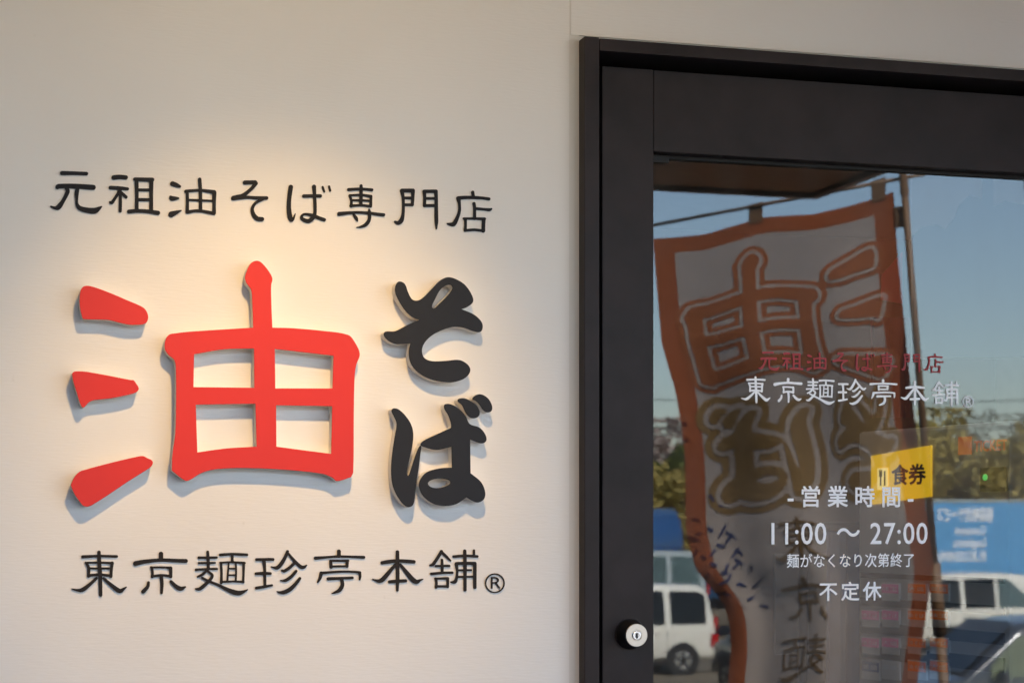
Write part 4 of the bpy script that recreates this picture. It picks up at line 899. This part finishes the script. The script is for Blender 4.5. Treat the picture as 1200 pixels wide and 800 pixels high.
def truck():
    p = across(838, 700, 53, LOT_Z); L, H = 9.6, 3.78
    t = tag(empty('box_truck', p, R(-5)), 'sky blue box truck with white company lettering along its side', 'truck')
    MB().box((0, -1.2, 1.05), (L, 1.2, H), .03).build('cargo_box', M['truck_blue'], t)
    MB().box((-.02, -1.22, H-.05), (L+.02, 1.22, H+.03), .01).build('roof_rail', M['silver'], t)
    MB().box((.2, -.9, .75), (L+1.8, .9, 1.04)).build('chassis', M['trim'], t)
    cb = MB().box((L+.25, -1.15, .7), (L+2.2, 1.15, 2.9), .12).build('cab', M['truck_blue'], t)
    for s in (-1, 1): MB().box((L+.7, s*1.152, 1.75), (L+1.7, s*1.165, 2.55), .003).build('cab_window', M['glass_dark'], cb)
    MB().box((L+2.2, -1.0, 1.7), (L+2.215, 1.0, 2.6)).build('windscreen', M['glass_dark'], cb)
    for x in (1.5, 2.7, L+1.1):
        for s in (-1, 1):
            wh = MB().tube((x, s*.85, .5), (x, s*1.16, .5), .5, .5, 28).build('wheel', M['tyre'], t); MB().tube((x, s*1.0, .5), (x, s*1.175, .5), .28, .25, 24).build('rim', M['rim'], wh)
    # lettering on the side that faces the shop (+y): it reads towards -x
    def txt(body, px0, px1, py0, py1, bold):
        d = 52.0; k = d/FPX; xa, xb = [(across(px, 600, 52, 0)-p).length*(1 if px > 838 else -1) for px in (px0, px1)]
        z0, z1 = CAMZ-LOT_Z+(PPY-py1)*k, CAMZ-LOT_Z+(PPY-py0)*k
        fit_text('truck_lettering', body, -xb, -xa, z0, z1, M['print_white'], t, (0, 1.212, 0), 1.0, bold, rot=(0, 0, math.pi))
    txt('福島物流サービス', 1106, 1191, 593, 611, .02); txt('Compact', 1133, 1179, 616, 630, .016); txt('Logistics', 1130, 1179, 631, 645.5, .016); txt('FUKUSHIMA', 1102, 1179, 647, 660, .02)
truck()
def tank_truck():
    p = across(737, 700, 60, LOT_Z); t = tag(empty('tank_truck', p, R(3)), 'navy blue truck with a rounded body behind the silver van', 'truck')
    bm = bmesh.new(); bmesh.ops.create_cone(bm, cap_ends=True, segments=28, radius1=1.15, radius2=1.15, depth=4.6, matrix=Matrix.Translation((-.9, 0, 2.4)) @ Matrix.Rotation(R(90), 4, 'Y') @ Matrix.Diagonal((1.05, 1, 1, 1)))
    for f in bm.faces: f.smooth = len(f.verts) == 4
    me = bpy.data.meshes.new('tank'); bm.to_mesh(me); bm.free(); link('tank', me, M['navy'], t)
    MB().box((-3.4, -.8, .8), (3.2, .8, 1.15)).build('chassis', M['trim'], t)
    cb = MB().box((-5.2, -1.1, .7), (-3.5, 1.1, 2.8), .15).build('cab', M['navy'], t); MB().box((-4.9, 1.102, 1.75), (-4.0, 1.115, 2.5)).build('cab_window', M['glass_dark'], cb)
    for x in (-4.3, -1.4, .6):
        for s in (-1, 1): MB().tube((x, s*.8, .5), (x, s*1.1, .5), .5, .5, 24).build('wheel', M['tyre'], t)
tank_truck()

# ------------------------------------------------------------------ trees, house, poles beyond the car park
def leaf_mat(name, col, col2):
    m, t, b = new_mat(name); at = t.nodes.new('ShaderNodeAttribute'); at.attribute_name = 'tint'
    mx = t.nodes.new('ShaderNodeMix'); mx.data_type = 'RGBA'; t.links.new(at.outputs['Fac'], mx.inputs[0]); mx.inputs[6].default_value = (*col, 1); mx.inputs[7].default_value = (*col2, 1)
    t.links.new(mx.outputs[2], b.inputs['Base Color']); b.inputs['Roughness'].default_value = .7; b.inputs['Specular IOR Level'].default_value = .2
    tl = t.nodes.new('ShaderNodeBsdfTranslucent'); t.links.new(mx.outputs[2], tl.inputs[0]); ms = t.nodes.new('ShaderNodeMixShader'); ms.inputs[0].default_value = .35
    t.links.new(b.outputs[0], ms.inputs[1]); t.links.new(tl.outputs[0], ms.inputs[2]); t.links.new(ms.outputs[0], t.nodes['Material Output'].inputs[0]); return m
LM = {'yellow': leaf_mat('yellow_green_leaves', (.34, .27, .075), (.54, .43, .15)), 'green': leaf_mat('dark_leaves', (.08, .10, .025), (.16, .18, .05)), 'bloom': leaf_mat('pale_blossom', (.38, .29, .25), (.52, .42, .37)), 'bare': leaf_mat('bare_twigs', (.11, .085, .06), (.18, .15, .10))}
M['bark'] = simple('bark', (.09, .065, .045), .9, var=.3, scale=6)
def tree(name, label, px, depth, py_top, width, kind, dens=9000):
    p = across(px, 600, depth, LOT_Z); H = CAMZ-LOT_Z+(PPY-py_top)/FPX*depth
    t = tag(empty(name, p), label, 'tree', 'trees beyond the car park'); rng = np.random.default_rng(int(px*7+depth)); mb = MB()
    mb.tube((0, 0, -.05), (.1, 0, H*.35), .16, .11, 9); tips = []
    for k in range(9):
        an = k*2.4; a = Vector((.1, 0, H*(.25+.05*(k % 4)))); rr = width*.5*rng.uniform(.45, .85); q = Vector((math.cos(an)*rr, math.sin(an)*rr, H*rng.uniform(.5, .88)))
        mid = a.lerp(q, .5)+Vector((0, 0, H*.05)); mb.tube(a, mid, .07, .045, 6); mb.tube(mid, q, .045, .012, 6); tips += [mid, q]
        for _ in range(3):
            q2 = q+Vector(rng.normal(0, width*.13, 3)); mb.tube(mid.lerp(q, .6), q2, .02, .006, 5); tips.append(q2)
    mb.build('trunk', M['bark'], t)
    cl = []
    for tip in tips:
        for _ in range(3): cl.append((np.array(tip)+rng.normal(0, width*.09, 3), width*rng.uniform(.07, .15)))
    cl.append((np.array([0, 0, H*.9]), width*.12))
    ci = rng.integers(0, len(cl), dens); C = np.array([c for c, r in cl])[ci]; Rr = np.array([r for c, r in cl])[ci]
    dv = rng.normal(0, 1, (dens, 3)); dv /= np.linalg.norm(dv, axis=1)[:, None]; P = C+dv*(Rr*rng.uniform(.3, 1, dens)**.5)[:, None]
    P[:, 2] = np.clip(P[:, 2], .8, H)
    s = rng.uniform(.07, .17, dens)*(.5 if kind == 'bare' else 1); u = rng.normal(0, 1, (dens, 3)); u /= np.linalg.norm(u, axis=1)[:, None]; w_ = np.cross(u, rng.normal(0, 1, (dens, 3))); w_ /= np.linalg.norm(w_, axis=1)[:, None]
    V = np.stack([P-u*s[:, None], P+w_*s[:, None]*.6, P+u*s[:, None], P-w_*s[:, None]*.6], 1).reshape(-1, 3)
    me = bpy.data.meshes.new('crown'); me.from_pydata(V.tolist(), [], np.arange(dens*4).reshape(-1, 4).tolist())
    at = me.attributes.new('tint', 'FLOAT', 'POINT'); at.data.foreach_set('value', np.repeat(rng.uniform(0, 1, dens), 4)); link('crown', me, LM[kind], t)
for a in (('leafy_tree', 'broad yellow green tree behind the truck, right of the flag pole', 1118, 68, 482, 4.4, 'yellow'), ('leafy_tree', 'yellow green tree further right behind the truck lettering', 1176, 70, 508, 3.6, 'yellow'),
          ('leafy_tree', 'yellow green tree at the far right behind the truck', 1250, 69, 490, 4.6, 'yellow'), ('bare_tree', 'bare twiggy tree standing up behind the yellow green trees', 1108, 76, 458, 4.6, 'bare'), ('bare_tree', 'bare brown tree at the right above the truck roof', 1196, 78, 484, 4.6, 'bare'),
          ('blossom_tree', 'pale blossoming tree at the left edge of the mirrored view', 772, 74, 492, 4.2, 'bloom'), ('leafy_tree', 'dark green tree at the left below the blossom', 798, 70, 522, 3.0, 'green'), ('leafy_tree', 'yellow green tree at the left edge behind the navy truck', 752, 67, 520, 3.4, 'yellow'),
          ('leafy_tree', 'yellow green tree hidden behind the flag, left one', 880, 70, 500, 4.2, 'yellow'), ('leafy_tree', 'dark green tree hidden behind the flag, right one', 1000, 72, 495, 4.4, 'green')):
    tree(*a)
def far_wood():
    rng = np.random.default_rng(11); n = 70000; nc = 520
    cx = rng.uniform(-75, 110, nc); cy = rng.uniform(-108, -84, nc); top = 3.6+1.6*np.sin(cx*.13)+1.1*np.sin(cx*.31+1)+rng.uniform(-.6, .9, nc); cz = top*rng.uniform(.15, .9, nc); rr = rng.uniform(.7, 1.5, nc)
    i = rng.integers(0, nc, n); dv = rng.normal(0, 1, (n, 3)); dv /= np.linalg.norm(dv, axis=1)[:, None]
    P = np.c_[cx, cy, cz][i]+dv*(rr[i]*rng.uniform(.4, 1, n))[:, None]; P[:, 2] = np.maximum(P[:, 2], .1)+LOT_Z
    s = rng.uniform(.12, .26, n); u = rng.normal(0, 1, (n, 3)); u /= np.linalg.norm(u, axis=1)[:, None]; q = np.cross(u, rng.normal(0, 1, (n, 3))); q /= np.linalg.norm(q, axis=1)[:, None]
    V = np.stack([P-u*s[:, None], P+q*s[:, None]*.6, P+u*s[:, None], P-q*s[:, None]*.6], 1).reshape(-1, 3)
    me = bpy.data.meshes.new('far_wood'); me.from_pydata(V.tolist(), [], np.arange(n*4).reshape(-1, 4).tolist())
    at = me.attributes.new('tint', 'FLOAT', 'POINT'); at.data.foreach_set('value', np.repeat(np.clip((np.sin(cx*.2)[i]*.3+.4)+rng.uniform(-.3, .3, n), 0, 1), 4))
    tag(link('far_wood', me, leaf_mat('far_leaves', (.12, .12, .03), (.34, .27, .06))), 'far belt of mixed green and yellow trees behind the car park', 'trees', kind='stuff')
far_wood()
def house():
    p = across(800, 600, 88, LOT_Z); t = tag(empty('house', p, R(10)), 'small cream house with a dark roof behind the trees at the left', 'house'); M['hw'] = simple('house_render', (.66, .60, .48), .8)
    MB().box((-3, -3, 0), (3, 3, 3.9)).build('wall', M['hw'], t); MB().poly([(-3.4, -3.4, 3.9), (3.4, -3.4, 3.9), (3.4, 0, 5.2), (-3.4, 0, 5.2)], (0, 0, .12)).poly([(-3.4, 3.4, 3.9), (-3.4, 0, 5.2), (3.4, 0, 5.2), (3.4, 3.4, 3.9)], (0, 0, .12)).build('roof', M['roofing'], t)
    for x in (-1.8, .6): f = MB().box((x, 2.98, 1.2), (x+1.2, 3.03, 2.4)).build('window', M['paper'], t); MB().box((x+.08, 3.031, 1.28), (x+1.12, 3.04, 2.32)).build('pane', M['glass_dark'], f)
house()
def wires():
    for j, (px, d) in enumerate(((560, 62), (1420, 62))):
        p = across(px, 600, d, LOT_Z); t = tag(empty('utility_pole', p), f'grey utility pole with crossarm at the {"left" if j == 0 else "right"} end of the wires', 'pole', 'utility poles beyond the car park')
        MB().tube((0, 0, 0), (0, 0, 8.2), .16, .1, 12).build('post', M['terrace'], t); MB().box((-.9, -.05, 7.2), (.9, .05, 7.32)).build('crossarm', M['rim'], t)
        for k in (-.8, 0, .8): MB().tube((k, 0, 7.32), (k, 0, 7.5), .04, .04, 8).build('insulator', M['paper'], t)
    A, B = across(560, 600, 62, LOT_Z), across(1420, 600, 62, LOT_Z)
    for k, (hz, nm) in enumerate(((7.5, 'upper'), (6.6, 'middle'), (5.7, 'lower'))):
        mb = MB(); q0 = None
        for i in range(25):
            f = i/24; q = A.lerp(B, f); q.z = LOT_Z+hz-.5*4*f*(1-f)
            if q0 is not None: mb.tube(q0-A, q-A, .016, .016, 5, False)
            q0 = q
        tag(mb.build('power_line', M['trim'], loc=A), f'{nm} thin dark wire strung between the utility poles', 'wire', 'overhead wires')
wires()
def hills():
    bm = bmesh.new(); n = 120; rng = np.random.default_rng(3); g = []
    for j in range(6):
        row = []
        for i in range(n+1):
            x = -260+520*i/n; h = (4.2+1.2*math.sin(x*.021)+1*math.sin(x*.057+1)+rng.uniform(-.5, .5))*math.sin(j/5*math.pi) if 0 < j < 5 else -1
            row.append(bm.verts.new((x, -150-9*j, LOT_Z+h)))
        g.append(row)
    for j in range(5):
        for i in range(n): bm.faces.new((g[j][i], g[j][i+1], g[j+1][i+1], g[j+1][i]))
    me = bpy.data.meshes.new('hill'); bm.to_mesh(me); bm.free(); tag(link('hill', me, simple('wooded_hill', (.07, .075, .025), .9, var=.5, scale=.4, bump=.5, bscale=2)), kind='structure')
hills()
